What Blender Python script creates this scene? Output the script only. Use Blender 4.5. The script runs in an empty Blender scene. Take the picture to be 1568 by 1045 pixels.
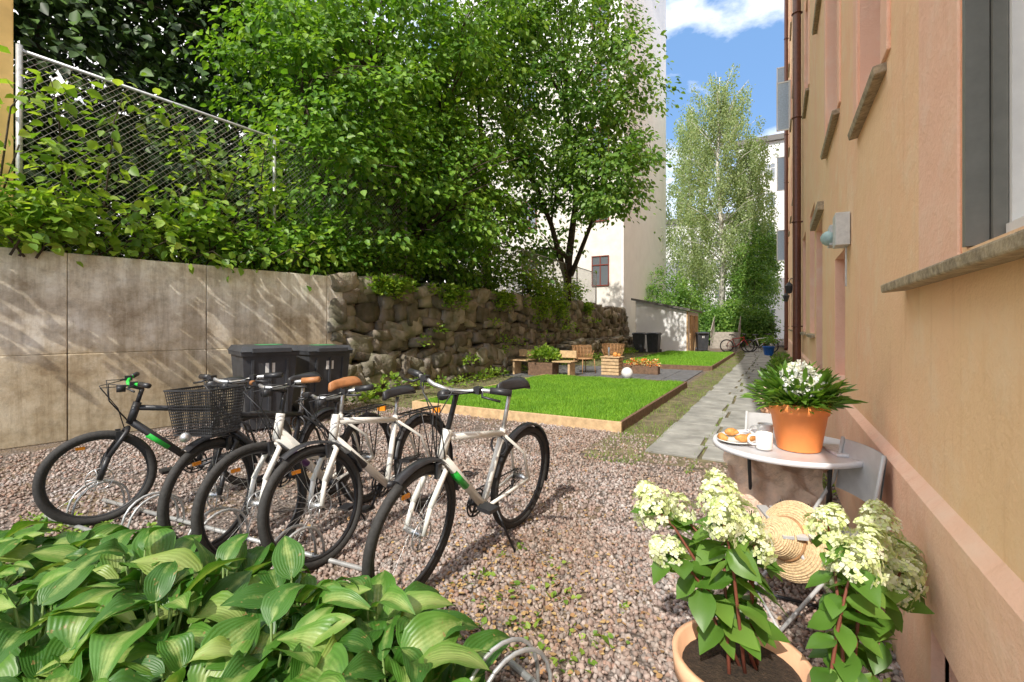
import bpy, bmesh, math, random
import numpy as np
from mathutils import Vector, Matrix
random.seed(7)
rng = np.random.default_rng(11)
scene = bpy.context.scene
V = Vector
# ------------------------------------------------------------------ materials
def newmat(name):
    m = bpy.data.materials.new(name); m.use_nodes = True
    nt = m.node_tree; b = nt.nodes["Principled BSDF"]
    return m, nt, b
def ramp(nt, stops):
    r = nt.nodes.new("ShaderNodeValToRGB")
    el = r.color_ramp.elements
    while len(el) < len(stops): el.new(0.5)
    for e, (p, c) in zip(el, stops):
        e.position = p; e.color = (*c, 1)
    return r
def noise(nt, scale, detail=4, rough=0.6, vec=None, stretch=None):
    n = nt.nodes.new("ShaderNodeTexNoise"); n.inputs["Scale"].default_value = scale
    n.inputs["Detail"].default_value = detail; n.inputs["Roughness"].default_value = rough
    tc = nt.nodes.new("ShaderNodeTexCoord")
    if stretch:
        mp = nt.nodes.new("ShaderNodeMapping"); mp.inputs["Scale"].default_value = stretch
        nt.links.new(tc.outputs["Object"], mp.inputs["Vector"]); nt.links.new(mp.outputs["Vector"], n.inputs["Vector"])
    else:
        nt.links.new(tc.outputs["Object"], n.inputs["Vector"])
    return n
def mixc(nt, a, b, fac, mode='MIX'):
    m = nt.nodes.new("ShaderNodeMix"); m.data_type = 'RGBA'; m.blend_type = mode
    for sock, val in ((m.inputs[0], fac), (m.inputs[6], a), (m.inputs[7], b)):
        if isinstance(val, (int, float)): sock.default_value = val
        elif isinstance(val, tuple): sock.default_value = (*val, 1)
        else: nt.links.new(val, sock)
    return m.outputs[2]
def addbump(nt, b, src, strength, dist):
    bp = nt.nodes.new("ShaderNodeBump"); bp.inputs["Strength"].default_value = strength
    bp.inputs["Distance"].default_value = dist
    nt.links.new(src, bp.inputs["Height"]); nt.links.new(bp.outputs["Normal"], b.inputs["Normal"])
def simple(name, c, rough=0.5, metal=0.0, var=0.15, scale=20, bump=0.0, bdist=0.005, bscale=None):
    m, nt, b = newmat(name)
    n = noise(nt, scale, 3)
    lo = tuple(x*(1-var) for x in c); hi = tuple(min(1, x*(1+var)) for x in c)
    r = ramp(nt, [(0.3, lo), (0.7, hi)])
    nt.links.new(n.outputs["Fac"], r.inputs["Fac"]); nt.links.new(r.outputs["Color"], b.inputs["Base Color"])
    b.inputs["Roughness"].default_value = rough; b.inputs["Metallic"].default_value = metal
    if bump:
        n2 = noise(nt, bscale or scale*2); addbump(nt, b, n2.outputs["Fac"], bump, bdist)
    return m
def island(name, cols, rough=0.6, trans=0.0, tcol=None, nscale=None, ncol=None, spec=0.4, bump=None):
    m, nt, b = newmat(name)
    g = nt.nodes.new("ShaderNodeNewGeometry")
    r = ramp(nt, [(i/(max(1, len(cols)-1)), c) for i, c in enumerate(cols)])
    nt.links.new(g.outputs["Random Per Island"], r.inputs["Fac"])
    col = r.outputs["Color"]
    if nscale:
        n = noise(nt, nscale, 2)
        rr = ramp(nt, [(0.38, (0, 0, 0)), (0.62, (1, 1, 1))]); nt.links.new(n.outputs["Fac"], rr.inputs["Fac"])
        col = mixc(nt, col, mixc(nt, col, ncol, 1.0, 'MULTIPLY'), rr.outputs["Color"])
    nt.links.new(col, b.inputs["Base Color"]); b.inputs["Roughness"].default_value = rough
    b.inputs["Specular IOR Level"].default_value = spec
    if bump:
        n2 = noise(nt, bump[0], 4); addbump(nt, b, n2.outputs["Fac"], bump[1], bump[2])
    if trans:
        t = nt.nodes.new("ShaderNodeBsdfTranslucent"); mx = nt.nodes.new("ShaderNodeMixShader")
        mx.inputs[0].default_value = trans
        nt.links.new(mixc(nt, col, tcol or (1.5, 1.5, 0.6), 1.0, 'MULTIPLY'), t.inputs["Color"])
        out = [x for x in nt.nodes if x.type == 'OUTPUT_MATERIAL'][0]
        nt.links.new(b.outputs[0], mx.inputs[1]); nt.links.new(t.outputs[0], mx.inputs[2]); nt.links.new(mx.outputs[0], out.inputs[0])
    return m
# ------------------------------------------------------------------ mesh builder
class MB:
    def __init__(s): s.v = []; s.f = []; s.m = []; s.sm = []; s.M = Matrix.Identity(4)
    def add(s, vs, fs, mat=0, smooth=False):
        o = len(s.v)
        s.v += [tuple(s.M @ V(p)) for p in vs]
        for f in fs: s.f.append(tuple(o+i for i in f)); s.m.append(mat); s.sm.append(smooth)
    def quad(s, a, b, c, d, mat=0): s.add([a, b, c, d], [(0, 1, 2, 3)], mat)
    def box(s, c, d, mat=0, rz=0, taper=1.0, R=None):
        x, y, z = d[0]/2, d[1]/2, d[2]/2
        vs = [V((sx*x*(taper if sz < 0 else 1), sy*y*(taper if sz < 0 else 1), sz*z)) for sz in (-1, 1) for sx, sy in ((-1, -1), (1, -1), (1, 1), (-1, 1))]
        if R is None: R = Matrix.Rotation(rz, 3, 'Z')
        vs = [R @ v + V(c) for v in vs]
        s.add(vs, [(3, 2, 1, 0), (4, 5, 6, 7), (0, 1, 5, 4), (1, 2, 6, 5), (2, 3, 7, 6), (3, 0, 4, 7)], mat)
    def tube(s, pts, r, n=8, mat=0, cap=True, smooth=True, closed=False):
        pts = [V(p) for p in pts]; k = len(pts)
        rs = r if isinstance(r, (list, tuple)) else [r]*k
        vs = []; prev = None
        for i, p in enumerate(pts):
            if closed: t = pts[(i+1) % k]-pts[i-1]
            else: t = pts[min(i+1, k-1)]-pts[max(i-1, 0)]
            t.normalize()
            if prev is None:
                u = t.orthogonal().normalized()
            else:
                u = prev-t*prev.dot(t)
                u = u.normalized() if u.length > 1e-6 else t.orthogonal().normalized()
            prev = u; w = t.cross(u)
            for j in range(n):
                a = 2*math.pi*j/n
                vs.append(p+(u*math.cos(a)+w*math.sin(a))*rs[i])
        fs = []
        for i in range(k if closed else k-1):
            i2 = (i+1) % k
            for j in range(n):
                j2 = (j+1) % n
                fs.append((i*n+j, i*n+j2, i2*n+j2, i2*n+j))
        if cap and not closed:
            fs.append(tuple(range(n-1, -1, -1))); fs.append(tuple((k-1)*n+j for j in range(n)))
        s.add(vs, fs, mat, smooth)
    def ring(s, c, R, r, axis='Y', n=40, m=8, mat=0, a0=0, a1=2*math.pi):
        closed = abs(a1-a0-2*math.pi) < 1e-4
        pts = []
        N = n if closed else n+1
        for i in range(N):
            a = a0+(a1-a0)*i/n
            x, y = R*math.cos(a), R*math.sin(a)
            pts.append(V(c)+(V((x, 0, y)) if axis == 'Y' else V((x, y, 0)) if axis == 'Z' else V((0, x, y))))
        s.tube(pts, r, m, mat, closed=closed)
    def lathe(s, prof, c, n=32, mat=0, smooth=True):
        vs = []; k = len(prof)
        for (r, z) in prof:
            for j in range(n):
                a = 2*math.pi*j/n; vs.append((c[0]+r*math.cos(a), c[1]+r*math.sin(a), c[2]+z))
        fs = [(i*n+j, i*n+(j+1) % n, (i+1)*n+(j+1) % n, (i+1)*n+j) for i in range(k-1) for j in range(n)]
        s.add(vs, fs, mat, smooth)
    def ball(s, c, r, mat=0, n=14):
        rr = r if isinstance(r, (tuple, list)) else (r, r, r)
        vs = []; fs = []; m = n//2
        for i in range(m+1):
            th = math.pi*i/m
            for j in range(n):
                a = 2*math.pi*j/n
                vs.append((c[0]+rr[0]*math.sin(th)*math.cos(a), c[1]+rr[1]*math.sin(th)*math.sin(a), c[2]+rr[2]*math.cos(th)))
        for i in range(m):
            for j in range(n):
                fs.append((i*n+j, (i+1)*n+j, (i+1)*n+(j+1) % n, i*n+(j+1) % n))
        s.add(vs, fs, mat, True)
    def build(s, name, mats, parent=None, bevel=0, bseg=2):
        me = bpy.data.meshes.new(name); me.from_pydata(s.v, [], s.f)
        for m in mats: me.materials.append(m)
        me.polygons.foreach_set("material_index", s.m); me.polygons.foreach_set("use_smooth", s.sm)
        me.update()
        o = bpy.data.objects.new(name, me); scene.collection.objects.link(o)
        if parent: o.parent = parent
        if bevel:
            bm = o.modifiers.new("bev", 'BEVEL'); bm.width = bevel; bm.segments = bseg; bm.limit_method = 'ANGLE'
        return o
def empty(name):
    e = bpy.data.objects.new(name, None); scene.collection.objects.link(e); return e
# ------------------------------------------------------------------ numpy scatter
def npmesh(name, verts, faces, mat, parent=None, uv=None, smooth=False):
    me = bpy.data.meshes.new(name)
    nf, k = faces.shape
    me.vertices.add(len(verts)); me.vertices.foreach_set("co", verts.astype(np.float32).ravel())
    me.loops.add(nf*k); me.loops.foreach_set("vertex_index", faces.astype(np.int32).ravel())
    me.polygons.add(nf); me.polygons.foreach_set("loop_start", np.arange(0, nf*k, k, dtype=np.int32))
    if smooth: me.polygons.foreach_set("use_smooth", np.ones(nf, dtype=bool))
    me.update(calc_edges=True)
    if uv is not None:
        l = me.uv_layers.new(name="UVMap"); l.data.foreach_set("uv", uv[faces.ravel()].astype(np.float32).ravel())
    me.materials.append(mat)
    o = bpy.data.objects.new(name, me); scene.collection.objects.link(o)
    if parent: o.parent = parent
    return o
def frames(tip, nrm):
    y = tip/np.linalg.norm(tip, axis=1, keepdims=True)
    x = np.cross(y, nrm); x /= (np.linalg.norm(x, axis=1, keepdims=True)+1e-9)
    z = np.cross(x, y)
    return np.stack([x, y, z], axis=-1)
def scatter(name, tv, tf, pos, R, sc, mat, parent=None, tuv=None, smooth=False, jit=0):
    tv = np.asarray(tv, float); tf = np.asarray(tf)
    n = len(pos); k = len(tv)
    sc = np.asarray(sc, float)
    if sc.ndim == 1: sc = sc[:, None]
    loc = tv[None]*sc[:, None, :]
    if jit: loc = loc+rng.uniform(-1, 1, (n, k, 3))*jit*sc[:, None, :]
    v = np.einsum('nij,nkj->nki', R, loc)+pos[:, None, :]
    f = tf[None]+(np.arange(n)*k)[:, None, None]
    uv = np.tile(np.asarray(tuv), (n, 1)) if tuv is not None else None
    return npmesh(name, v.reshape(-1, 3), f.reshape(-1, tf.shape[1]), mat, parent, uv, smooth)
LEAF_V = [(0, 0, 0), (.36, .3, .09), (.3, .66, .05), (0, 1, -.14), (-.3, .66, .05), (-.36, .3, .09)]
LEAF_F = [(0, 1, 2, 3), (0, 3, 4, 5)]
def rdir(n):
    d = rng.normal(size=(n, 3)); return d/np.linalg.norm(d, axis=1, keepdims=True)
# ------------------------------------------------------------------ camera / light / world
cam = bpy.data.cameras.new("camera"); co = bpy.data.objects.new("camera", cam); scene.collection.objects.link(co)
cam.sensor_width = 36; cam.lens = 720/1568*36; cam.shift_y = -22.5/1568; cam.clip_end = 3000; cam.clip_start = 0.02
co.location = (0, 0, 1.4); co.rotation_euler = (math.radians(90), 0, math.radians(29.42))
scene.camera = co
el = math.radians(44); az = math.radians(5.0)
to_sun = V((math.sin(az)*math.cos(el), -math.cos(az)*math.cos(el), math.sin(el)))
sl = bpy.data.lights.new("sun", 'SUN'); sl.energy = 5.0; sl.angle = math.radians(0.5); sl.color = (1.0, 0.94, 0.84)
so = bpy.data.objects.new("sun", sl); scene.collection.objects.link(so)
so.rotation_euler = (-to_sun).to_track_quat('-Z', 'Y').to_euler(); so.location = (0, -5, 30)
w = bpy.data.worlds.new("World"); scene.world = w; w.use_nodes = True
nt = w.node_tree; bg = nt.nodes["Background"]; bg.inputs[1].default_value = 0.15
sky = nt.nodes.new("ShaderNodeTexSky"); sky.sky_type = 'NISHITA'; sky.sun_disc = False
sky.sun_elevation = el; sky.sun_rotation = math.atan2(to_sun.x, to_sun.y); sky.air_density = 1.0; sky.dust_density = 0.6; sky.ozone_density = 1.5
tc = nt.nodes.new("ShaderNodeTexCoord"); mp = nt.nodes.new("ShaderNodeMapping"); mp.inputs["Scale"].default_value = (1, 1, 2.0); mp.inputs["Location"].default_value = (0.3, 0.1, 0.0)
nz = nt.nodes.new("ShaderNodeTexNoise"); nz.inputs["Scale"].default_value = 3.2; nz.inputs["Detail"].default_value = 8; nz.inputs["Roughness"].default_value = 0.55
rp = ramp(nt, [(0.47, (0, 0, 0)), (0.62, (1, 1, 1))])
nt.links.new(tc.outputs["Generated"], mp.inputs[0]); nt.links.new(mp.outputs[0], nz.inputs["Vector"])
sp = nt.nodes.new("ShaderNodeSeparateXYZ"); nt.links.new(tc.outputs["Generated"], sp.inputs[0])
m1 = nt.nodes.new("ShaderNodeMapRange"); m1.inputs[1].default_value = .45; m1.inputs[2].default_value = .9; m1.inputs[3].default_value = 0; m1.inputs[4].default_value = .12; nt.links.new(sp.outputs[2], m1.inputs[0])  # extra cloud added overhead to raise the fill light
m2 = nt.nodes.new("ShaderNodeMapRange"); m2.inputs[1].default_value = -.35; m2.inputs[2].default_value = -.8; m2.inputs[3].default_value = 0; m2.inputs[4].default_value = .24; nt.links.new(sp.outputs[0], m2.inputs[0])  # unseen cloud bank added opposite the orange wall to brighten it
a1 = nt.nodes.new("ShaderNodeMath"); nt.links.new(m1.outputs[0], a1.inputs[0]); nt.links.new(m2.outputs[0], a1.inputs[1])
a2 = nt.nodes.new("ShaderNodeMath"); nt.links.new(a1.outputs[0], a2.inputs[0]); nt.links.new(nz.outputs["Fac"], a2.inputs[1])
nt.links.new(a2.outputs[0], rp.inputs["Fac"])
sky_lift = mixc(nt, sky.outputs["Color"], (2.0, 4.0, 7.6), 0.6)  # flat blue added to the sky colour to make it brighter
cmix = mixc(nt, sky_lift, (13.5, 13.3, 13.2), rp.outputs["Color"])
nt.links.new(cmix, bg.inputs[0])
scene.view_settings.view_transform = 'Standard'; scene.view_settings.look = 'None'; scene.view_settings.exposure = 0
# ------------------------------------------------------------------ material library
def stucco(name, c1, c2, c3):
    m, nt, b = newmat(name)
    n1 = noise(nt, 0.7, 4); n2 = noise(nt, 3.5, 6, 0.65); n3 = noise(nt, 90, 3)
    r1 = ramp(nt, [(0.38, c1), (0.60, c2)]); nt.links.new(n1.outputs["Fac"], r1.inputs["Fac"])
    r2 = ramp(nt, [(0.50, (0, 0, 0)), (0.78, (1, 1, 1))]); nt.links.new(n2.outputs["Fac"], r2.inputs["Fac"])
    col = mixc(nt, r1.outputs["Color"], c3, r2.outputs["Color"])
    tc = nt.nodes.new("ShaderNodeTexCoord"); sp = nt.nodes.new("ShaderNodeSeparateXYZ"); nt.links.new(tc.outputs["Object"], sp.inputs[0])
    mr = nt.nodes.new("ShaderNodeMapRange"); mr.inputs[1].default_value = 0.0; mr.inputs[2].default_value = 0.4; mr.inputs[3].default_value = 0.9; mr.inputs[4].default_value = 0
    nt.links.new(sp.outputs[2], mr.inputs[0])
    mm = nt.nodes.new("ShaderNodeMath"); mm.operation = 'MULTIPLY'; nt.links.new(mr.outputs[0], mm.inputs[0]); nt.links.new(n2.outputs["Fac"], mm.inputs[1])
    col = mixc(nt, col, (0.40, 0.31, 0.23), mm.outputs[0])
    n6 = noise(nt, 5, 4, .7, stretch=(1, 3, .35)); r6 = ramp(nt, [(.55, (1, 1, 1)), (.78, (.90, .86, .82))]); nt.links.new(n6.outputs["Fac"], r6.inputs["Fac"])
    col = mixc(nt, col, r6.outputs["Color"], 1.0, 'MULTIPLY')
    nt.links.new(col, b.inputs["Base Color"]); b.inputs["Roughness"].default_value = 0.85; b.inputs["Specular IOR Level"].default_value = 0.2
    ad = nt.nodes.new("ShaderNodeMath"); ad.operation = 'MULTIPLY_ADD'; ad.inputs[1].default_value = 0.15
    nt.links.new(n3.outputs["Fac"], ad.inputs[0]); nt.links.new(n2.outputs["Fac"], ad.inputs[2])
    addbump(nt, b, ad.outputs[0], 0.5, 0.03)
    return m
M_orange = stucco("orange_stucco", (0.95, 0.585, 0.36), (0.95, 0.645, 0.385), (0.95, 0.72, 0.49))
M_pink = stucco("pink_stucco", (0.94, 0.56, 0.40), (0.94, 0.60, 0.43), (0.95, 0.69, 0.53))
M_sill = simple("sill_stone", (0.38, 0.31, 0.21), 0.8, var=0.4, scale=30, bump=0.6, bdist=0.01)
M_greyframe = simple("grey_frame_paint", (0.19, 0.19, 0.165), 0.45, var=0.1)
M_whiteframe = simple("white_frame_paint", (0.82, 0.81, 0.77), 0.4, var=0.05)
M_glass, ntg, bg_ = newmat("window_glass"); bg_.inputs["Base Color"].default_value = (0.16, 0.18, 0.20, 1); bg_.inputs["Roughness"].default_value = 0.06; bg_.inputs["Specular IOR Level"].default_value = 1.0; bg_.inputs["IOR"].default_value = 1.9
M_pipe = simple("brown_pipe_paint", (0.15, 0.055, 0.032), 0.4, var=0.2)
M_black = simple("black_metal", (0.025, 0.025, 0.028), 0.4, var=0.2)
M_rubber = simple("tyre_rubber", (0.035, 0.033, 0.031), 0.8, var=0.3, scale=60)
M_steel = simple("steel", (0.62, 0.62, 0.62), 0.35, 0.8, var=0.15)
M_galv = simple("galvanised", (0.50, 0.51, 0.51), 0.45, 0.5, var=0.2)
M_white = simple("white_bike_paint", (0.84, 0.82, 0.76), 0.25, var=0.05)
M_green = simple("green_paint", (0.03, 0.5, 0.06), 0.35)
M_purple = simple("purple_decal", (0.12, 0.03, 0.2), 0.35)
M_tan = simple("tan_leather", (0.42, 0.18, 0.07), 0.5, var=0.2)
M_terra = simple("terracotta", (0.74, 0.42, 0.25), 0.75, var=0.15, scale=9, bump=0.2)
M_opot = simple("orange_glazed_pot", (0.90, 0.30, 0.08), 0.5, var=0.05)
M_soil = simple("soil", (0.05, 0.032, 0.02), 0.95, var=0.5, scale=60, bump=1, bdist=0.02)
M_wood = simple("pale_wood", (0.58, 0.40, 0.22), 0.7, var=0.25, scale=12, bump=0.3)
M_dwood = simple("weathered_wood", (0.17, 0.10, 0.06), 0.75, var=0.35, scale=14, bump=0.4)
M_bin = simple("bin_plastic", (0.045, 0.048, 0.055), 0.5, var=0.25, scale=6)
M_bark = simple("bark", (0.08, 0.06, 0.042), 0.9, var=0.5, scale=12, bump=1, bdist=0.03)
M_birch = simple("birch_bark", (0.6, 0.58, 0.53), 0.8, var=0.4, scale=5)
M_stem = simple("red_stem", (0.20, 0.06, 0.035), 0.6)
M_gstem = simple("green_stem", (0.14, 0.22, 0.05), 0.6)
M_whitewall = simple("white_render_wall", (0.89, 0.89, 0.89), 0.85, var=0.04, scale=1.2, bump=0.2)
M_cream = simple("cream_render_wall", (0.76, 0.73, 0.67), 0.85, var=0.12, scale=2)
M_farwall = simple("pale_far_wall", (0.74, 0.74, 0.73), 0.85, var=0.06, scale=0.6)
M_steps = simple("weathered_concrete_steps", (0.34, 0.31, 0.27), 0.9, var=0.25, scale=6)
M_roof = simple("roof_metal", (0.13, 0.12, 0.11), 0.6)
M_winred = simple("red_window_frame", (0.20, 0.04, 0.025), 0.5)
M_yellow = simple("yellow_render", (0.88, 0.62, 0.24), 0.85, var=0.15, scale=3, bump=0.3)
M_tabletop = simple("table_enamel", (0.72, 0.72, 0.75), 0.35, var=0.04)
M_chair = simple("chair_enamel", (0.50, 0.50, 0.50), 0.4, var=0.08)
M_china = simple("white_china", (0.82, 0.81, 0.78), 0.2, var=0.02)
M_bread = simple("pastry_crust", (0.62, 0.28, 0.07), 0.6, var=0.4, scale=40, bump=0.5)
M_straw = simple("straw", (0.78, 0.58, 0.34), 0.8, var=0.25, scale=80, bump=0.8, bdist=0.01)
M_blanket = simple("beige_blanket", (0.80, 0.60, 0.46), 0.95, var=0.22, scale=14, bump=0.8, bdist=0.02)
M_wicker = simple("wicker", (0.40, 0.22, 0.10), 0.7, var=0.3, scale=30)
M_blue = simple("blue_glaze", (0.02, 0.14, 0.55), 0.3)
M_redp = simple("red_paint", (0.5, 0.03, 0.03), 0.35)
M_reflector = simple("orange_reflector", (0.9, 0.3, 0.02), 0.3)
M_paper = simple("printed_paper", (0.7, 0.7, 0.72), 0.6, var=0.3, scale=25)
def concrete():
    m, nt, b = newmat("old_concrete")
    n1 = noise(nt, 1.1, 7, 0.75, stretch=(1, 1, 1.3)); n2 = noise(nt, 7, 6, 0.8); n3 = noise(nt, 2.6, 6, 0.75, stretch=(2, 2, 0.2)); n4 = noise(nt, 1.6, 6, 0.8)
    r1 = ramp(nt, [(0.34, (0.46, 0.38, 0.28)), (0.46, (0.68, 0.61, 0.50)), (0.56, (0.84, 0.79, 0.70)), (0.68, (0.92, 0.90, 0.84))]); nt.links.new(n1.outputs["Fac"], r1.inputs["Fac"])
    r3 = ramp(nt, [(0.46, (1, 1, 1)), (0.62, (0.55, 0.50, 0.43))]); nt.links.new(n3.outputs["Fac"], r3.inputs["Fac"])
    col = mixc(nt, r1.outputs["Color"], r3.outputs["Color"], 0.6, 'MULTIPLY')
    r2 = ramp(nt, [(0.34, (0.55, 0.55, 0.55)), (0.52, (1.05, 1.05, 1.05))]); nt.links.new(n2.outputs["Fac"], r2.inputs["Fac"])
    col = mixc(nt, col, r2.outputs["Color"], 0.5, 'MULTIPLY')
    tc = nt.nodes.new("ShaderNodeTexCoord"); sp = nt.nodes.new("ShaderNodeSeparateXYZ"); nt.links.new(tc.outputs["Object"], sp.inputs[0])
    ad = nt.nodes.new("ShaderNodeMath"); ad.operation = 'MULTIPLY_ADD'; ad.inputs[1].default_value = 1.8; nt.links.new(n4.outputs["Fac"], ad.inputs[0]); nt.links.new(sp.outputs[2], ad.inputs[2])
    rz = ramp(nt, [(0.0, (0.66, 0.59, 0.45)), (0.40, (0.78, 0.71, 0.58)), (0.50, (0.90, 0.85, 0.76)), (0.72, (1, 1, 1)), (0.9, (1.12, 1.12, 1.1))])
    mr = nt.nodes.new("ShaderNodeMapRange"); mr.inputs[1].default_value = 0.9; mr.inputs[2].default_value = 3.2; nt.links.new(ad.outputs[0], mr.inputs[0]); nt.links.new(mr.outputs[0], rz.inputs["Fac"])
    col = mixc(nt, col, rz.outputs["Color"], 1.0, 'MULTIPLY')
    nt.links.new(col, b.inputs["Base Color"]); b.inputs["Roughness"].default_value = 0.9
    addbump(nt, b, n2.outputs["Fac"], 0.35, 0.015)
    return m
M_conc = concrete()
def ground_mat():
    m, nt, b = newmat("ground_gravel")
    vo = nt.nodes.new("ShaderNodeTexVoronoi"); vo.inputs["Scale"].default_value = 48
    tc = nt.nodes.new("ShaderNodeTexCoord"); nt.links.new(tc.outputs["Object"], vo.inputs["Vector"])
    r = ramp(nt, [(0.0, (0.19, 0.145, 0.13)), (0.5, (0.33, 0.27, 0.24)), (1.0, (0.42, 0.37, 0.34))])
    sp = nt.nodes.new("ShaderNodeSeparateColor"); nt.links.new(vo.outputs["Color"], sp.inputs[0]); nt.links.new(sp.outputs[0], r.inputs["Fac"])
    r2 = ramp(nt, [(0.0, (1, 1, 1)), (0.7, (0.35, 0.33, 0.3))]); nt.links.new(vo.outputs["Distance"], r2.inputs["Fac"])
    col = mixc(nt, r.outputs["Color"], r2.outputs["Color"], 1.0, 'MULTIPLY')
    n = noise(nt, 1.1, 5, 0.7); rr = ramp(nt, [(0.50, (0, 0, 0)), (0.60, (1, 1, 1))]); nt.links.new(n.outputs["Fac"], rr.inputs["Fac"])
    col = mixc(nt, col, (0.20, 0.145, 0.09), rr.outputs["Color"])
    nt.links.new(col, b.inputs["Base Color"]); b.inputs["Roughness"].default_value = 0.95
    addbump(nt, b, vo.outputs["Distance"], 0.8, 0.02)
    return m
M_ground = ground_mat()
M_dirt = simple("dirt_verge", (0.17, 0.145, 0.08), 0.95, var=0.5, scale=5, bump=0.8, bdist=0.02, bscale=60)
M_lawnsoil = simple("lawn_soil", (0.07, 0.15, 0.02), 0.95, var=0.4, scale=8)
M_slab = simple("paving_slab", (0.30, 0.295, 0.27), 0.85, var=0.3, scale=3, bump=0.4, bdist=0.01, bscale=40)
M_dslab = simple("dark_slate", (0.13, 0.13, 0.14), 0.7, var=0.3, scale=4)
M_terrace = simple("terrace_earth", (0.06, 0.06, 0.03), 0.95, var=0.5, scale=3)
M_stone = island("rubble_stone", [(0.14, 0.115, 0.09), (0.30, 0.255, 0.205), (0.46, 0.41, 0.34), (0.21, 0.18, 0.155), (0.36, 0.325, 0.285)], 0.9, nscale=3, ncol=(0.55, 0.59, 0.46), bump=(14, 0.9, 0.03))
M_mortar = simple("dark_mortar", (0.05, 0.045, 0.035), 0.95, var=0.4)  # dark core colour that shows between the stones
M_gravel = island("gravel_stone", [(0.22, 0.165, 0.145), (0.36, 0.28, 0.25), (0.44, 0.38, 0.35), (0.28, 0.26, 0.25), (0.40, 0.27, 0.22), (0.54, 0.49, 0.46), (0.30, 0.22, 0.19)], 0.85, nscale=1.3, ncol=(0.78, 0.70, 0.62))
M_grass = island("grass_blade", [(0.11, 0.27, 0.012), (0.18, 0.38, 0.02), (0.26, 0.46, 0.035)], 0.6, 0.0, nscale=1.6, ncol=(0.78, 0.84, 0.85))
M_drygrass = island("verge_grass_blade", [(0.11, 0.20, 0.03), (0.24, 0.27, 0.08), (0.14, 0.26, 0.03)], 0.7, 0.0)
M_leafA = island("maple_leaf", [(0.08, 0.19, 0.018), (0.17, 0.34, 0.035), (0.31, 0.48, 0.065)], 0.45, 0.4, nscale=0.8, ncol=(0.75, 0.85, 0.9), spec=0.5)
M_leafB = island("elm_leaf", [(0.08, 0.19, 0.028), (0.16, 0.30, 0.045), (0.29, 0.44, 0.09)], 0.45, 0.4, nscale=0.5, ncol=(0.75, 0.85, 0.9), spec=0.5)
M_leafS = island("shrub_leaf", [(0.12, 0.25, 0.03), (0.23, 0.38, 0.05), (0.40, 0.53, 0.09)], 0.45, 0.45, spec=0.5)
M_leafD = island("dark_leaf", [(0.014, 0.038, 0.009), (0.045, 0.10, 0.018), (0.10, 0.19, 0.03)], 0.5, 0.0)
M_leafBi = island("birch_leaf", [(0.17, 0.25, 0.09), (0.27, 0.36, 0.15), (0.38, 0.45, 0.24)], 0.5, 0.3)
M_hyleaf = island("hydrangea_leaf", [(0.07, 0.17, 0.022), (0.12, 0.25, 0.035), (0.20, 0.34, 0.06)], 0.4, 0.35, spec=0.5)
M_floret = island("hydrangea_floret", [(0.60, 0.72, 0.26), (0.76, 0.82, 0.42), (0.82, 0.84, 0.58), (0.85, 0.85, 0.70)], 0.6, 0.25, (1, 1, .8))
M_wflower = island("white_flower", [(0.80, 0.80, 0.70), (0.85, 0.85, 0.85), (0.7, 0.72, 0.45)], 0.6, 0.2, (1, 1, 1))
M_oflower = island("orange_flower", [(0.8, 0.12, 0.02), (0.85, 0.35, 0.05), (0.8, 0.6, 0.3), (0.1, 0.2, 0.03)], 0.6)
M_pflower = island("pink_flower", [(0.75, 0.45, 0.35), (0.8, 0.6, 0.5), (0.1, 0.2, 0.03)], 0.6)
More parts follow.
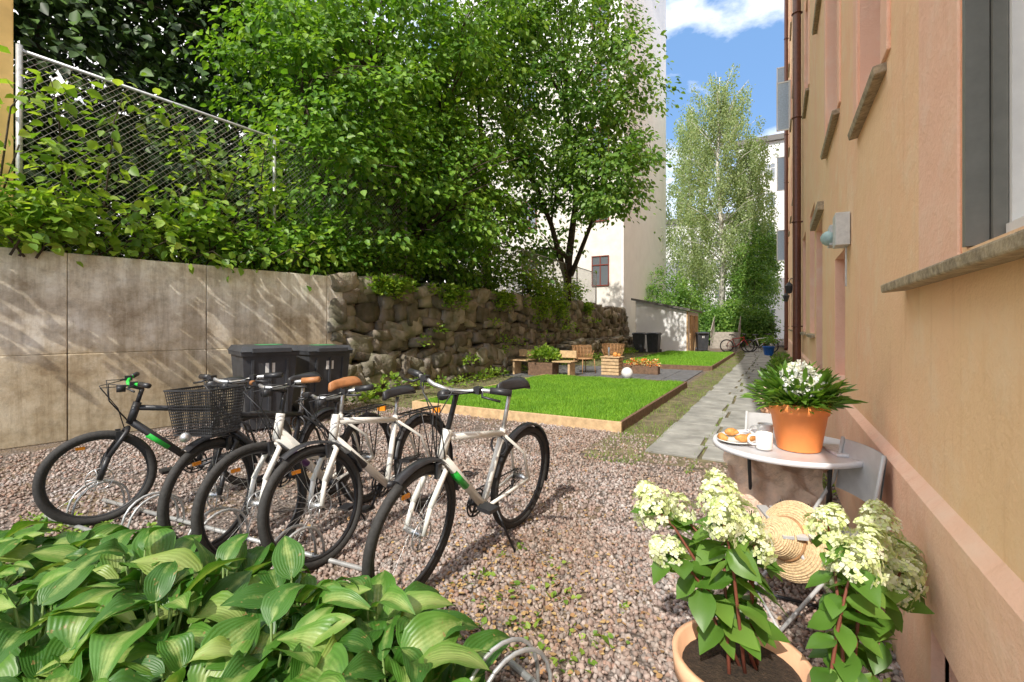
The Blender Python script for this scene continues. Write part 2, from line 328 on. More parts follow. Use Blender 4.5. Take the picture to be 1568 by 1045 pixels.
def hosta_mat():
    m, nt, b = newmat("hosta_leaf")
    uv = nt.nodes.new("ShaderNodeUVMap"); uv.uv_map = "UVMap"
    sp = nt.nodes.new("ShaderNodeSeparateXYZ"); nt.links.new(uv.outputs[0], sp.inputs[0])
    g = nt.nodes.new("ShaderNodeNewGeometry")
    r = ramp(nt, [(0.0, (0.045, 0.14, 0.018)), (0.5, (0.08, 0.21, 0.026)), (0.85, (0.15, 0.29, 0.045)), (1.0, (0.28, 0.38, 0.08))])
    nt.links.new(g.outputs["Random Per Island"], r.inputs["Fac"])
    n = noise(nt, 14, 4, .7)
    def math_(op, a, b_=None, c=None):
        q = nt.nodes.new("ShaderNodeMath"); q.operation = op
        for i, x in enumerate((a, b_, c)):
            if x is None: continue
            if isinstance(x, (int, float)): q.inputs[i].default_value = x
            else: nt.links.new(x, q.inputs[i])
        return q.outputs[0]
    ab = math_('ABSOLUTE', sp.outputs[0])
    e = math_('SUBTRACT', 1.15, ab); e = math_('MULTIPLY', e, n.outputs["Fac"])
    e = math_('MULTIPLY_ADD', g.outputs["Random Per Island"], 0.4, e)
    rr = ramp(nt, [(0.50, (0, 0, 0)), (0.82, (1, 1, 1))]); nt.links.new(e, rr.inputs["Fac"])
    col = mixc(nt, r.outputs["Color"], (0.36, 0.45, 0.14), math_('MULTIPLY', rr.outputs["Color"], 0.85))
    vein = math_('COSINE', math_('MULTIPLY', sp.outputs[0], 34.0))
    vr = ramp(nt, [(0.86, (0, 0, 0)), (1.0, (1, 1, 1))]); nt.links.new(vein, vr.inputs["Fac"])
    col = mixc(nt, col, (0.06, 0.14, 0.02), math_('MULTIPLY', vr.outputs["Color"], 0.15))
    n5 = noise(nt, 35, 3); r5 = ramp(nt, [(0.66, (0, 0, 0)), (0.72, (1, 1, 1))]); nt.links.new(n5.outputs["Fac"], r5.inputs["Fac"])
    col = mixc(nt, col, (0.30, 0.22, 0.08), r5.outputs["Color"])
    nt.links.new(col, b.inputs["Base Color"]); b.inputs["Roughness"].default_value = 0.42
    addbump(nt, b, vein, 0.22, 0.003)
    t = nt.nodes.new("ShaderNodeBsdfTranslucent"); mx = nt.nodes.new("ShaderNodeMixShader"); mx.inputs[0].default_value = 0.25
    nt.links.new(mixc(nt, col, (1.4, 1.5, 0.6), 1.0, 'MULTIPLY'), t.inputs["Color"])
    out = [x for x in nt.nodes if x.type == 'OUTPUT_MATERIAL'][0]
    nt.links.new(b.outputs[0], mx.inputs[1]); nt.links.new(t.outputs[0], mx.inputs[2]); nt.links.new(mx.outputs[0], out.inputs[0])
    return m
M_hosta = hosta_mat()
# ------------------------------------------------------------------ ground
mb = MB(); mb.quad((-600, -300, 0), (600, -300, 0), (600, 900, 0), (-600, 900, 0)); mb.build("ground", [M_ground])
mb = MB(); mb.quad((-1.9, 4.9, .004), (0.4, 4.9, .004), (0.4, 36, .004), (-1.9, 36, .004))
mb.quad((-7.4, 4.0, .004), (-5.5, 4.0, .004), (-5.5, 36, .004), (-7.4, 36, .004)); mb.build("dirt_verge", [M_dirt])
cube8 = np.array([(x, y, z) for z in (-1, 1) for x, y in ((-1, -1), (1, -1), (1, 1), (-1, 1))], float)*0.5
cubef = np.array([(3, 2, 1, 0), (4, 5, 6, 7), (0, 1, 5, 4), (1, 2, 6, 5), (2, 3, 7, 6), (3, 0, 4, 7)])
P = []
for (x0, x1, y0, y1, dens) in ((-3.2, .46, .3, 3.2, 3000), (-7.2, -3.2, .3, 6.1, 800), (-3.2, .46, 3.2, 6.1, 1500)):
    n = int((x1-x0)*(y1-y0)*dens)
    P.append(np.c_[rng.uniform(x0, x1, n), rng.uniform(y0, y1, n), rng.uniform(0, .012, n)])
P = np.concatenate(P)
pathmask = (P[:, 1] > 5.2) & (P[:, 0] > -1.3)
dirt = (np.sin(P[:, 0]*1.7+1)+np.sin(P[:, 1]*2.1+P[:, 0])+rng.normal(size=len(P))*.25 > 1.1) & (rng.random(len(P)) < .6)
bed = (P[:, 0] < -3.3) & (P[:, 1] < 1.1)
verge = (P[:, 1] > 4.7) & (P[:, 0] > -1.9) & (rng.random(len(P)) < .6)
P = P[~(pathmask | dirt | verge | (bed & (rng.random(len(P)) < .7)))]
n = len(P)
scatter("gravel", cube8, cubef, P, frames(rdir(n), rdir(n)), rng.uniform(.55, 1.3, (n, 1))*np.array([[.021, .017, .014]]), M_gravel, jit=.22)
mb = MB()
y = 5.25
while y < 34:
    L = random.uniform(.45, .8)
    off = 0.0 if y < 20 else (y-20)**2*0.004
    cuts = [-1.27+random.uniform(-.03, .03), random.uniform(-.85, -.62), -.20+random.uniform(-.03, .03)]
    for a, b_ in zip(cuts[:-1], cuts[1:]):
        zz = random.uniform(.020, .038)
        mb.box(((a+b_)/2-off+random.uniform(-.01, .01), y+L/2, zz/2), (b_-a-.045, L-.045, zz), 0, rz=random.uniform(-.03, .03))
    y += L
mb.build("path", [M_slab], bevel=.006)
mb = MB()
for i in range(8):
    for j in range(7):
        mb.box((-6.5+i*.6, 11.75+j*.6, .012), (.585, .585, .024+random.uniform(0, .004)))
mb.build("patio_paving", [M_dslab])
BL = [(-.5, 0, 0), (.5, 0, 0), (0, .25, 1)]
def lawn(name, x0, x1, y0, y1, n, h, wood):
    e = empty(name); mb = MB()
    z = .13
    mb.box(((x0+x1)/2, (y0+y1)/2, z/2-.01), (x1-x0-.06, y1-y0-.06, z), 0); mb.build("turf", [M_lawnsoil], e)
    mb = MB(); t = .045
    mb.box(((x0+x1)/2, y0-t/2, .07), (x1-x0+2*t, t, .15)); mb.box((x1+t/2, (y0+y1)/2, .069), (t, y1-y0-.004, .15), 1)
    mb.box((x0-t/2, (y0+y1)/2, .069), (t, y1-y0-.004, .15)); mb.box(((x0+x1)/2, y1+t/2, .07), (x1-x0+2*t, t, .15), 1)
    mb.build("timber_edging", wood, e, bevel=.005)
    p = np.c_[rng.uniform(x0+.02, x1-.02, n), rng.uniform(y0+.02, y1-.02, n), np.full(n, z-.015)]
    hgt = rng.uniform(.5, 1.4, n)*h*(1+.3*np.sin(p[:, 0]*7)*np.sin(p[:, 1]*5))
    R = frames(np.c_[rng.normal(size=(n, 2)), np.zeros(n)], np.c_[rng.normal(size=(n, 2))*.35, np.ones(n)])
    scatter("grass_blades", BL, [(0, 1, 2)], p, R, np.c_[np.full(n, .009 if n > 60000 else .016), hgt, hgt], M_grass, e)
lawn("lawn", -5.3, -1.82, 6.1, 11.2, 110000, .05, [M_wood, M_dwood])
lawn("lawn", -4.9, -1.82, 16.0, 25.0, 40000, .06, [M_dwood, M_dwood])
n = 50000
p = np.c_[rng.uniform(-1.8, .40, n), 4.7+25*rng.random(n)**1.4, np.zeros(n)]
k = (np.sin(p[:, 0]*5)+np.sin(p[:, 1]*3.1+1)+rng.normal(size=n)*1.2 > -.6) & ((p[:, 0] < -1.24) | (p[:, 0] > -.22) | (np.abs(p[:, 0]+.74) < .025)); p = p[k]
p2 = np.c_[rng.uniform(-7.3, -5.4, 9000), rng.uniform(5, 25, 9000), np.zeros(9000)]; p = np.r_[p, p2]; n = len(p)
R = frames(np.c_[rng.normal(size=(n, 2)), np.zeros(n)], np.c_[rng.normal(size=(n, 2))*.5, np.ones(n)])
hgt = rng.uniform(.015, .06, n)
scatter("verge_grass", BL, [(0, 1, 2)], p, R, np.c_[np.full(n, .012), hgt, hgt], M_drygrass)
def leafclump(name, centers, rad, nper, size, mat, parent=None, flat=.5, up=.8):
    cs = np.repeat(np.asarray(centers, float), nper, axis=0); n = len(cs)
    d = rdir(n); d[:, 2] = np.abs(d[:, 2])*flat
    p = cs+d*np.asarray(rad)*rng.random((n, 1))**.5
    return scatter(name, LEAF_V, LEAF_F, p, frames(d+rdir(n)*.5+np.array([0, 0, -.1]), rdir(n)*.6+np.array([0, 0, up])), rng.uniform(.6, 1.2, n)*size, mat, parent)
wc = [(-1.2+random.gauss(0, .35), 2.0+random.gauss(0, .25), 0.01) for _ in range(22)]+[(-.75+random.gauss(0, .25), 1.45+random.gauss(0, .2), .01) for _ in range(12)]+[(-3.9+random.gauss(0, .5), 1.25+random.gauss(0, .2), .01) for _ in range(60)]+[(.38, random.uniform(2, 6), .01) for _ in range(25)]
leafclump("weeds", wc, .06, 8, .035, M_leafS)
n = 500; p = np.c_[rng.uniform(-3, .4, n), rng.uniform(1.2, 5.5, n), np.full(n, .022)]
n2_ = 700; p2 = np.c_[rng.normal(-1.25, .38, n2_), rng.normal(2.1, .4, n2_), np.full(n2_, .022)]; p = np.r_[p, p2]; n = len(p)
scatter("leaf_litter", LEAF_V, LEAF_F, p, frames(np.c_[rng.normal(size=(n, 2)), rng.normal(size=n)*.2], np.c_[rng.normal(size=(n, 2))*.3, np.ones(n)]), rng.uniform(.012, .035, n), island("dry_leaf", [(.34, .18, .08), (.45, .32, .14), (.22, .11, .05)], .8))
# ------------------------------------------------------------------ retaining walls
pc0 = V((-8.9, -5.7, 0)); pc1 = V((-6.95, 6.0, 0))
dcw = (pc1-pc0).normalized(); ncw = V((dcw.y, -dcw.x, 0)); ang = math.atan2(dcw.y, dcw.x)
Lc = (pc1-pc0).length
mb = MB(); s0 = 0; widths = [3.2, 2.6, 2.35, 1.5, 1.9, 10]
while s0 < Lc-.05:
    wd = min(widths.pop(0) if widths else 2, Lc-s0)
    c = pc0+dcw*(s0+wd/2)
    mb.box((c.x-ncw.x*.2, c.y-ncw.y*.2, (1.06+2.3)/2), (wd-.005, .40, 2.3-1.06), 0, rz=ang+random.uniform(-.004, .004))
    mb.box((c.x-ncw.x*.19, c.y-ncw.y*.19, .53), (wd-.004, .40, 1.058), 0, rz=ang+random.uniform(-.003, .003))
    s0 += wd
c = (pc0+pc1)/2
mb.box((c.x-ncw.x*.36, c.y-ncw.y*.36, 1.12), (Lc-.1, .3, 2.2), 0, rz=ang)
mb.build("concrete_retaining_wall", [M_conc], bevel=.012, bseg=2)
ps0 = V((-7.05, 6.0, 0)); ps1 = V((-7.55, 26.5, 0)); dsw = (ps1-ps0).normalized(); nsw = V((dsw.y, -dsw.x, 0)); Ls = (ps1-ps0).length
bm = bmesh.new(); bmesh.ops.create_cube(bm, size=1.0); bmesh.ops.subdivide_edges(bm, edges=bm.edges[:], cuts=2, use_grid_fill=True)
tv = []
for v in bm.verts:
    q = V(v.co); r = q.normalized()*.62; q = q*.70+r*.30; tv.append(tuple(q))
bm.faces.ensure_lookup_table(); tf = [tuple(v.index for v in f.verts) for f in bm.faces]; bm.free()
pos = []; scs = []; Rs = []
def wallstones(P0, D, N, L, H, dep=.34):
    z = 0
    while z < H:
        h = random.uniform(.12, .32); s = random.uniform(-.3, 0)
        while s < L:
            wd = random.uniform(.14, .70)
            hh = h*random.uniform(.7, 1.4)
            p = P0+D*(s+wd/2)-N*random.uniform(.02, .19); pos.append((p.x, p.y, z+h/2+random.uniform(-.06, .06))); scs.append((wd*1.06, dep, hh*1.08))
            a = random.uniform(-.3, .3); b_ = random.uniform(-.22, .12)
            R = Matrix.Rotation(math.atan2(D.y, D.x)+b_, 3, 'Z') @ Matrix.Rotation(a, 3, 'Y') @ Matrix.Rotation(random.uniform(-.12, .12), 3, 'X'); Rs.append(np.array(R)); s += wd
        z += h*.92
wallstones(ps0, dsw, nsw, Ls, 2.2)
wallstones(V((-7.55, 26.5, 0)), V((-1, 0, 0)), V((0, 1, 0)), 3, 2.0)
wallstones(ps0+V((.25, 10, 0)), dsw, nsw, 10.3, .75, .35)
wallstones(ps0+V((.16, .1, 0)), dsw, nsw, 9.0, .5, .35)
o = scatter("stone_retaining_wall", tv, tf, np.array(pos), np.array(Rs), np.array(scs), M_stone, jit=.08)
mb = MB(); c = (ps0+ps1)/2
mb.box((c.x-nsw.x*.30, c.y-nsw.y*.30, 1.08), (Ls, .35, 2.16), 0, rz=math.atan2(dsw.y, dsw.x)); mb.build("wall_core", [M_mortar], o)
mb = MB(); mb.add([(-7.3, 6, 2.1), (-7.6, 26.3, 2.1), (-60, 26.3, 2.6), (-60, -30, 2.6), (-12, -30, 2.1), (-9.2, -5.7, 2.1), (-7.3, 5.9, 2.1)], [(0, 1, 2, 3, 4, 5, 6)])
mb.quad((-7.6, 26.3, 0), (-60, 26.3, 0), (-60, 26.3, 2.6), (-7.6, 26.3, 2.1)); mb.build("terrace_ground", [M_terrace])
# ------------------------------------------------------------------ chain link fences
def fence(P0, P1, z0, z1, step=2.4, pitch=.085, wr=.0035):
    mb = MB(); D = (P1-P0); L = D.length; D.normalize(); H = z1-z0
    n = int(L/step)
    for i in range(n+1):
        p = P0+D*(L*i/n); mb.tube([(p.x, p.y, z0-.1), (p.x, p.y, z1+.06)], .032, 8)
    mb.tube([(P0.x, P0.y, z1), (P1.x, P1.y, z1)], .024, 6); mb.tube([(P0.x, P0.y, z0+.1), (P1.x, P1.y, z0+.1)], .004, 4)
    s = -H
    while s < L:
        for sg in (1, -1):
            za, zb = (z0, z1) if sg > 0 else (z1, z0)
            aa, bb = max(s, 0), min(s+H, L)
            if bb <= aa: continue
            za2 = za+(zb-za)*(aa-s)/H; zb2 = za+(zb-za)*(bb-s)/H
            pa = P0+D*aa+V((.003*sg, 0, 0)); pb = P0+D*bb+V((.003*sg, 0, 0))
            mb.tube([(pa.x, pa.y, za2), (pb.x, pb.y, zb2)], wr, 3, cap=False, smooth=False)
        s += pitch
    return mb.build("chain_link_fence", [M_galv])
fence(V((-8.0, 2.03, 0)), V((-7.6, 8.4, 0)), 2.3, 4.75)
fence(V((-7.5, 11.5, 0)), V((-7.7, 22, 0)), 2.2, 4.0, pitch=.11, wr=.005)
mb = MB(); mb.box((-10.03, -.5, 3.6), (4, 4.98, 7.2), 0); mb.box((-10.0, -.49, 2.42), (4.04, 5.0, .24), 1)
mb.build("yellow_house", [M_yellow, M_steps], bevel=.01)
# ------------------------------------------------------------------ trees
def tree(name, lobes, nclump, nleaf, lsize, mat, bark, trunks, crad=(.5, .28), seed=1, nlimb=30, droop=.3, shell=.45):
    r0 = np.random.default_rng(seed)
    L = np.array([l[:6] for l in lobes], float); vol = L[:, 3]*L[:, 4]*L[:, 5]; vol = vol**.8/ (vol**.8).sum()
    idx = r0.choice(len(L), nclump, p=vol)
    d = r0.normal(size=(nclump, 3)); d /= np.linalg.norm(d, axis=1, keepdims=True)
    rad = (1-shell)+shell*r0.random((nclump, 1))**.6
    rad *= 1+.24*np.sin(d[:, :1]*9+idx[:, None])*np.cos(d[:, 2:3]*8)+r0.normal(size=(nclump, 1))*.10
    cc = L[idx, :3]+d*L[idx, 3:6]*rad
    wood = MB()
    allpts = []
    for tr in trunks:
        wood.tube([q[:3] for q in tr], [q[3] for q in tr], 10)
        allpts += [(V(q[:3]), q[3]) for q in tr[1:]]
    for i in range(nlimb):
        c = V(cc[i % nclump]); cand = [a for a in allpts if a[0].z < c.z+.5] or allpts
        a, ar = min(cand, key=lambda t: (t[0]-c).length+random.random()*1.5)
        mid = a.lerp(c, .5)+V((random.uniform(-.25, .25), random.uniform(-.25, .25), .25)); ar = min(ar*.55, .07)
        wood.tube([a, a.lerp(mid, .5)+V((0, 0, .08)), mid, mid.lerp(c, .5)+V((random.uniform(-.1, .1), 0, .08)), c], [ar, ar*.8, ar*.55, ar*.35, ar*.15], 5)
        for _ in range(3):
            e = c+V((random.gauss(0, .5), random.gauss(0, .5), random.gauss(0, .3))); wood.tube([mid, mid.lerp(e, .5)+V((0, 0, .1)), e], [ar*.4, ar*.25, ar*.1], 4)
    tr = wood.build(name, [bark])
    c = np.repeat(cc, nleaf, axis=0); n = len(c)
    size_c = np.repeat(r0.uniform(.6, 1.3, nclump), nleaf)[:, None]
    od = np.repeat(d, nleaf, axis=0)
    off = r0.normal(size=(n, 3))*np.array([crad[0], crad[0], crad[1]])*.6*size_c
    off[:, 2] -= droop*(off[:, 0]**2+off[:, 1]**2)/crad[0]
    p = c+off
    tip = off*1.2+od*.3*crad[0]+r0.normal(size=(n, 3))*.35*crad[0]; tip[:, 2] -= .35*crad[0]
    nr = r0.normal(size=(n, 3))*.45+od*.35+np.array([.05, -.3, .9])
    scatter("foliage", LEAF_V, LEAF_F, p, frames(tip, nr), r0.uniform(.6, 1.25, n)*lsize, mat, tr)
    return tr
tree("maple_tree", [(-8.6, 8.4, 6.3, 2.5, 2.8, 3.3), (-7.7, 6.6, 5.0, 1.2, 1.6, 1.7), (-7.4, 9.4, 5.0, 1.5, 1.9, 2.2), (-8.2, 9.2, 9.0, 2.4, 2.9, 2.2), (-8.6, 6.2, 7.4, 1.4, 1.4, 1.4), (-7.5, 7.6, 3.3, .9, 1.6, .8), (-7.3, 11, 4.2, .9, 1.4, 1.4)],
     600, 54, .14, M_leafA, M_bark, [[(-8.3, 9.0, 1.9, .2), (-8.2, 9.2, 3.5, .17), (-8.4, 8.6, 5.0, .13), (-8.5, 8.3, 7.5, .07)], [(-8.2, 9.2, 3.2, .13), (-7.9, 10.0, 5.0, .09), (-7.7, 9.9, 7, .05)], [(-8.4, 7.0, 2, .1), (-8.3, 6.6, 4.2, .08), (-8.1, 6.0, 6, .04)]], crad=(.5, .18), seed=3, nlimb=60)
tree("elm_tree", [(-7.0, 16.0, 10.0, 3.2, 3.6, 4.2), (-5.6, 16.3, 8.0, 1.8, 2.4, 2.6), (-5.0, 15.2, 6.4, 1.4, 1.8, 1.5), (-8.6, 13.0, 8.0, 2.2, 2.6, 4.0), (-7.0, 15.5, 13.5, 3.2, 3.6, 2.5), (-8.4, 12.5, 12, 2.6, 2.8, 3.0), (-8.6, 17, 5.5, 1.6, 2.4, 1.6)],
     760, 50, .17, M_leafB, M_bark, [[(-7.8, 18.5, 2, .2), (-7.6, 18.3, 4.2, .16), (-6.9, 17.4, 6.5, .11), (-6.8, 16.2, 9.5, .07)], [(-7.6, 18.3, 3.0, .13), (-7.9, 17.2, 5.5, .1), (-8.2, 14.5, 8.5, .06)], [(-7.5, 18.3, 3.5, .11), (-6.6, 18.2, 5.5, .08), (-5.8, 16.9, 7.5, .05)], [(-8.2, 13, 2, .14), (-8.3, 13, 5, .11), (-8.6, 13, 9, .07)]], crad=(.6, .22), seed=5, nlimb=60)
def shrub(name, c, r, nst, nleaf, ls, mat, seed, sp=.17):
    r0 = np.random.default_rng(seed); random.seed(seed)
    mbx = MB(); cs = []
    for i in range(nst):
        a = random.uniform(0, 6.28); b0 = V((c[0]+random.uniform(-.3, .3)*r[0]-.1, c[1]+random.uniform(-.8, .8)*r[1], c[2]-.1))
        t = V((c[0]+math.cos(a)*r[0]*random.random(), c[1]+math.sin(a)*r[1], c[2]+r[2]*random.uniform(.3, 1)))
        m = b0.lerp(t, .55)+V((0, 0, .25*r[2])); mbx.tube([b0, m, t], [.014, .009, .003], 5)
        for q in np.linspace(.2, 1, 9):
            pt = (b0.lerp(m, q/.55) if q < .55 else m.lerp(t, (q-.55)/.45)); cs.append(pt)
    o = mbx.build(name, [M_bark]); cc = np.repeat(np.array([tuple(q) for q in cs]), nleaf, axis=0); n = len(cc)
    off = r0.normal(size=(n, 3))*np.array([sp, sp, sp*.55]); p = cc+off
    tip = off+r0.normal(size=(n, 3))*.08; tip[:, 2] -= .06
    scatter("foliage", LEAF_V, LEAF_F, p, frames(tip, r0.normal(size=(n, 3))*.4+np.array([.05, -.2, .9])), r0.uniform(.6, 1.3, n)*ls, mat, o)
    return o
shrub("shrub", (-7.55, 1.95, 2.3), (.5, .55, .8), 9, 8, .13, M_leafS, 21)
shrub("shrub", (-7.7, 2.3, 2.3), (.5, .8, 2.5), 5, 6, .14, M_leafS, 22)
shrub("shrub", (-7.6, 3.2, 2.3), (.4, .9, .85), 9, 7, .13, M_leafS, 23)
shrub("shrub", (-7.6, 4.3, 2.3), (.45, .9, 2.3), 10, 7, .13, M_leafS, 24)
shrub("shrub", (-7.4, 4.6, 2.3), (.4, .9, .8), 11, 8, .12, M_leafA, 30)
shrub("shrub", (-7.45, 5.6, 2.2), (.5, .9, 1.5), 16, 9, .12, M_leafA, 25)
shrub("shrub", (-7.5, 7.5, 2.2), (.55, 1.3, 1.2), 20, 10, .11, M_leafA, 26)
shrub("shrub", (-7.5, 11.5, 2.2), (.6, 1.6, 1.3), 18, 9, .12, M_leafB, 27)
shrub("shrub", (-7.3, 15.0, 2.1), (.7, 1.8, 1.4), 24, 9, .12, M_leafS, 28)
shrub("shrub", (-7.7, 18.5, 2.2), (.6, 1.5, 1.2), 16, 8, .12, M_leafS, 29)
random.seed(5)
mbx = MB(); cs = []
for i in range(12):
    yy = .2+i*.45+random.uniform(-.15, .15); ln_ = random.uniform(.15, .6)
    wx = -6.95-(6-yy)*.1665; zt = random.uniform(2.5, 3.0)
    a = V((wx-.25, yy-.2, 2.35)); b_ = V((wx+ln_*.6, yy, zt)); c_ = V((wx+ln_, yy+.25, zt-.2)); mbx.tube([a, b_, c_], [.01, .007, .003], 5)
    for q in np.linspace(.35, 1, 7): cs.append((a.lerp(b_, q*2) if q < .5 else b_.lerp(c_, q*2-1)))
o = mbx.build("shrub", [M_bark]); cc = np.repeat(np.array([tuple(q) for q in cs]), 3, axis=0); n = len(cc); off = rng.normal(size=(n, 3))*.08
scatter("foliage", LEAF_V, LEAF_F, cc+off, frames(off+rng.normal(size=(n, 3))*.05-np.array([0, 0, .05]), rng.normal(size=(n, 3))*.4+np.array([.05, -.2, .9])), rng.uniform(.09, .15, n), M_leafS, o)
iv = []
for y0, wd, dr in ((7.2, .5, .35), (9.3, .6, .5), (12.0, .7, .45), (14.5, 1.4, 1.1), (16.5, .9, .8), (19.5, .5, .4)):
    for _ in range(16):
        yy = y0+random.gauss(0, wd*.5); l = dr*random.uniform(.3, 1.1)
        for q in np.linspace(0, 1, 8): iv.append((-6.95-.025*(yy-6)+.08+.04*random.random(), yy+random.gauss(0, .05), 2.3-q*l))
leafclump("hanging_ivy", iv, .12, 4, .11, M_leafS, flat=1)
dl = [(-15, 4, 7, 4, 5, 5), (-15.5, 12, 9, 4, 5, 6.5), (-16, -2, 8, 4, 4, 6), (-13.5, 8.5, 4.5, 3, 4, 2.8), (-13.2, 3.0, 4.0, 2.5, 4, 2.2), (-16, 18, 8, 4, 4.5, 6), (-16, 5, 13, 4, 6, 4.5), (-12.5, 13.5, 4.5, 2.5, 4, 3)]
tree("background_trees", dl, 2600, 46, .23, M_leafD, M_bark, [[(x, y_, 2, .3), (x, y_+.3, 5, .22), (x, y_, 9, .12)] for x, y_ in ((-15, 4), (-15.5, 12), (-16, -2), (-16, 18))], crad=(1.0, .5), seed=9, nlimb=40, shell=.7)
def birch(name, c, H, W, seed, nst=420, mat=M_leafBi, ls=.15, lean=0):
    r0 = np.random.default_rng(seed); random.seed(seed); mbx = MB()
    tr = [(c[0], c[1], 0), (c[0]+.3+lean*.3, c[1], H*.3), (c[0]-.2+lean*.6, c[1], H*.65), (c[0]+lean, c[1], H*.97)]
    mbx.tube(tr, [.28, .22, .13, .03], 8); starts = []
    nb = nst//13
    for b in range(nb):
        f = (b+.5)/nb; h = H*(.25+.75*f**.9); a = b*2.4+random.uniform(-.4, .4)
        env = W*(math.sin(math.pi*min(1, .12+.86*(h/H-.15)/.85)))**.55*random.uniform(.55, 1.1)
        base = V((c[0]+lean*h/H, c[1], h*.84)); tipp = V((c[0]+lean*h/H+math.cos(a)*env, c[1]+math.sin(a)*env, h))
        mid = base.lerp(tipp, .5)+V((0, 0, .5)); mbx.tube([base, mid, tipp], [.06, .035, .01], 4)
        for k_ in range(13):
            q = random.uniform(.3, 1.05); e = (base.lerp(mid, q*2) if q < .5 else mid.lerp(tipp, q*2-1))+V((random.gauss(0, .3), random.gauss(0, .3), random.gauss(0, .2)))
            starts.append((e, random.uniform(.5, 2.6)))
    o = mbx.build(name, [M_birch]); pts = []
    for e, l in starts:
        if e.z-l < 2.0: l = max(.5, e.z-2.0)
        m = int(l*24)+4; t = np.linspace(0, 1, m)
        pts.append(np.c_[e.x+r0.normal(size=m)*.15, e.y+r0.normal(size=m)*.15, e.z-t*l])
    p = np.concatenate(pts); n = len(p); tip = r0.normal(size=(n, 3))*.5; tip[:, 2] -= 1
    scatter("foliage", LEAF_V, LEAF_F, p, frames(tip, r0.normal(size=(n, 3))+np.array([0, -.6, .4])), r0.uniform(.6, 1.2, n)*ls, mat, o)
birch("birch_tree", (-4.2, 43), 23.0, 4.6, 31, nst=800)
birch("birch_tree", (-7.2, 48), 23, 3.2, 32, nst=440, ls=.17)
birch("birch_tree", (-2.0, 45), 18, 2.8, 33, nst=380, ls=.17)
random.seed(8)
for i, (x, y_, z, r) in enumerate(((-3.6, 38, 1.4, 1.7), (-5.6, 39, 2.0, 2.3), (-1.3, 37, 1.3, 1.1), (-7, 36.5, 3.0, 1.8), (-4.6, 46, 3.5, 3), (-1.6, 41, 4.0, 1.5), (-1.2, 43, 6.8, 1.3), (-2.4, 36.8, 1.6, 1.2))):
    tree("bush", [(x, y_, z, r, r, z*.95 if z < 5 else 3)], 160, 50, .15, M_leafB, M_bark, [[(x, y_, 0, .06), (x, y_, z, .03)]], seed=50+i, nlimb=8)
# ------------------------------------------------------------------ buildings beyond
def winbox(mb, c, wx, wz, facing, fm, gm, t=.06):
    cx, cy, cz = c
    def bx(u, z, du, dz, dep, mat, o):
        if facing == '-Y': mb.box((cx+u, cy-o, cz+z), (du, dep, dz), mat)
        else: mb.box((cx+o, cy+u, cz+z), (dep, du, dz), mat)
    bx(0, 0, wx, wz, .04, gm, .02)
    for u in (-wx/2, wx/2, 0): bx(u, 0, t, wz+t, .07, fm, .04)
    for z in (-wz/2, wz/2, wz*.2): bx(0, z, wx+t, t, .08, fm, .045)
mb = MB(); mb.box((-15.25, 36.05, 15.5), (13.5, 13.1, 31), 0)
mb.box((-15.25, 29.47, 10), (13.2, .05, 20), 1)
mb.box((-15.25, 36.05, 31.2), (14.3, 13.9, .4), 2)
for iz in range(5):
    for ix in range(2): winbox(mb, (-10.0-ix*5.2, 29.44, 5.0+iz*4.2), 1.1, 1.9, '-Y', 3, 4)
mb.build("white_apartment_house", [M_whitewall, M_cream, M_roof, M_winred, M_glass])
mb = MB(); mb.box((2, 66, 11.2), (12, 10, 22.4), 0); mb.box((-11, 70, 7.5), (14, 10, 15), 0); mb.box((2, 66, 22.7), (12.8, 10.8, .6), 1); mb.box((-11, 70, 15.3), (14.6, 10.8, .6), 1)
for iz in range(6):
    for ix in range(5): winbox(mb, (-3+ix*2.3, 60.98, 2.5+iz*3.3), 1.0, 1.7, '-Y', 2, 3)
for iz in range(4):
    for ix in range(5): winbox(mb, (-16+ix*2.4, 64.98, 2.5+iz*3.3), 1.0, 1.7, '-Y', 2, 3)
mb.build("pale_apartment_house", [M_farwall, M_roof, M_farwall, M_glass])
mb = MB()
xs0, xs1, ys0, ys1 = -6.9, -4.2, 26.3, 30.6
def prism(z0l, z0r, t, mat, ex=0):
    vs = [(xs0-ex, ys0-ex, z0l), (xs1+ex, ys0-ex, z0r), (xs1+ex, ys1+ex, z0r), (xs0-ex, ys1+ex, z0l)]
    top = [(x, y_, z+t) for x, y_, z in vs]
    mb.add(vs+top, [(3, 2, 1, 0), (4, 5, 6, 7), (0, 1, 5, 4), (1, 2, 6, 5), (2, 3, 7, 6), (3, 0, 4, 7)], mat)
mb.add([(xs0, ys0, 0), (xs1, ys0, 0), (xs1, ys1, 0), (xs0, ys1, 0), (xs0, ys0, 2.85), (xs1, ys0, 2.2), (xs1, ys1, 2.2), (xs0, ys1, 2.85)], [(0, 1, 5, 4), (1, 2, 6, 5), (2, 3, 7, 6), (3, 0, 4, 7)], 0)
prism(2.86, 2.21, .12, 1, .2)
mb.box((xs1+.02, ys0+.1, 1.1), (.08, .16, 2.18), 2); mb.box((xs1+.03, ys0+1.6, 1.0), (.07, 1.1, 2.0), 2); mb.box((xs1+.03, ys0+3.2, 1.0), (.07, 1.1, 2.0), 2)
mb.build("garden_shed", [M_whitewall, M_roof, M_wood])
mb = MB()
for i in range(6): mb.box((-2.9, 32.5+i*.35, .085+i*.17), (1.5, .34, .17), 0); mb.box((-2.9, 32.7+i*.35, .04+i*.085), (1.49, .30, .08+i*.16), 0)
for sx in (-3.7, -2.1):
    for i in range(5): mb.box((sx, 32.5+i*.45, .55+i*.22), (.04, .04, 1.1), 1)
    mb.tube([(sx, 32.4, 1.1), (sx, 34.5, 2.05)], .03, 6, 1); mb.tube([(sx, 32.4, .75), (sx, 34.5, 1.7)], .02, 6, 1)
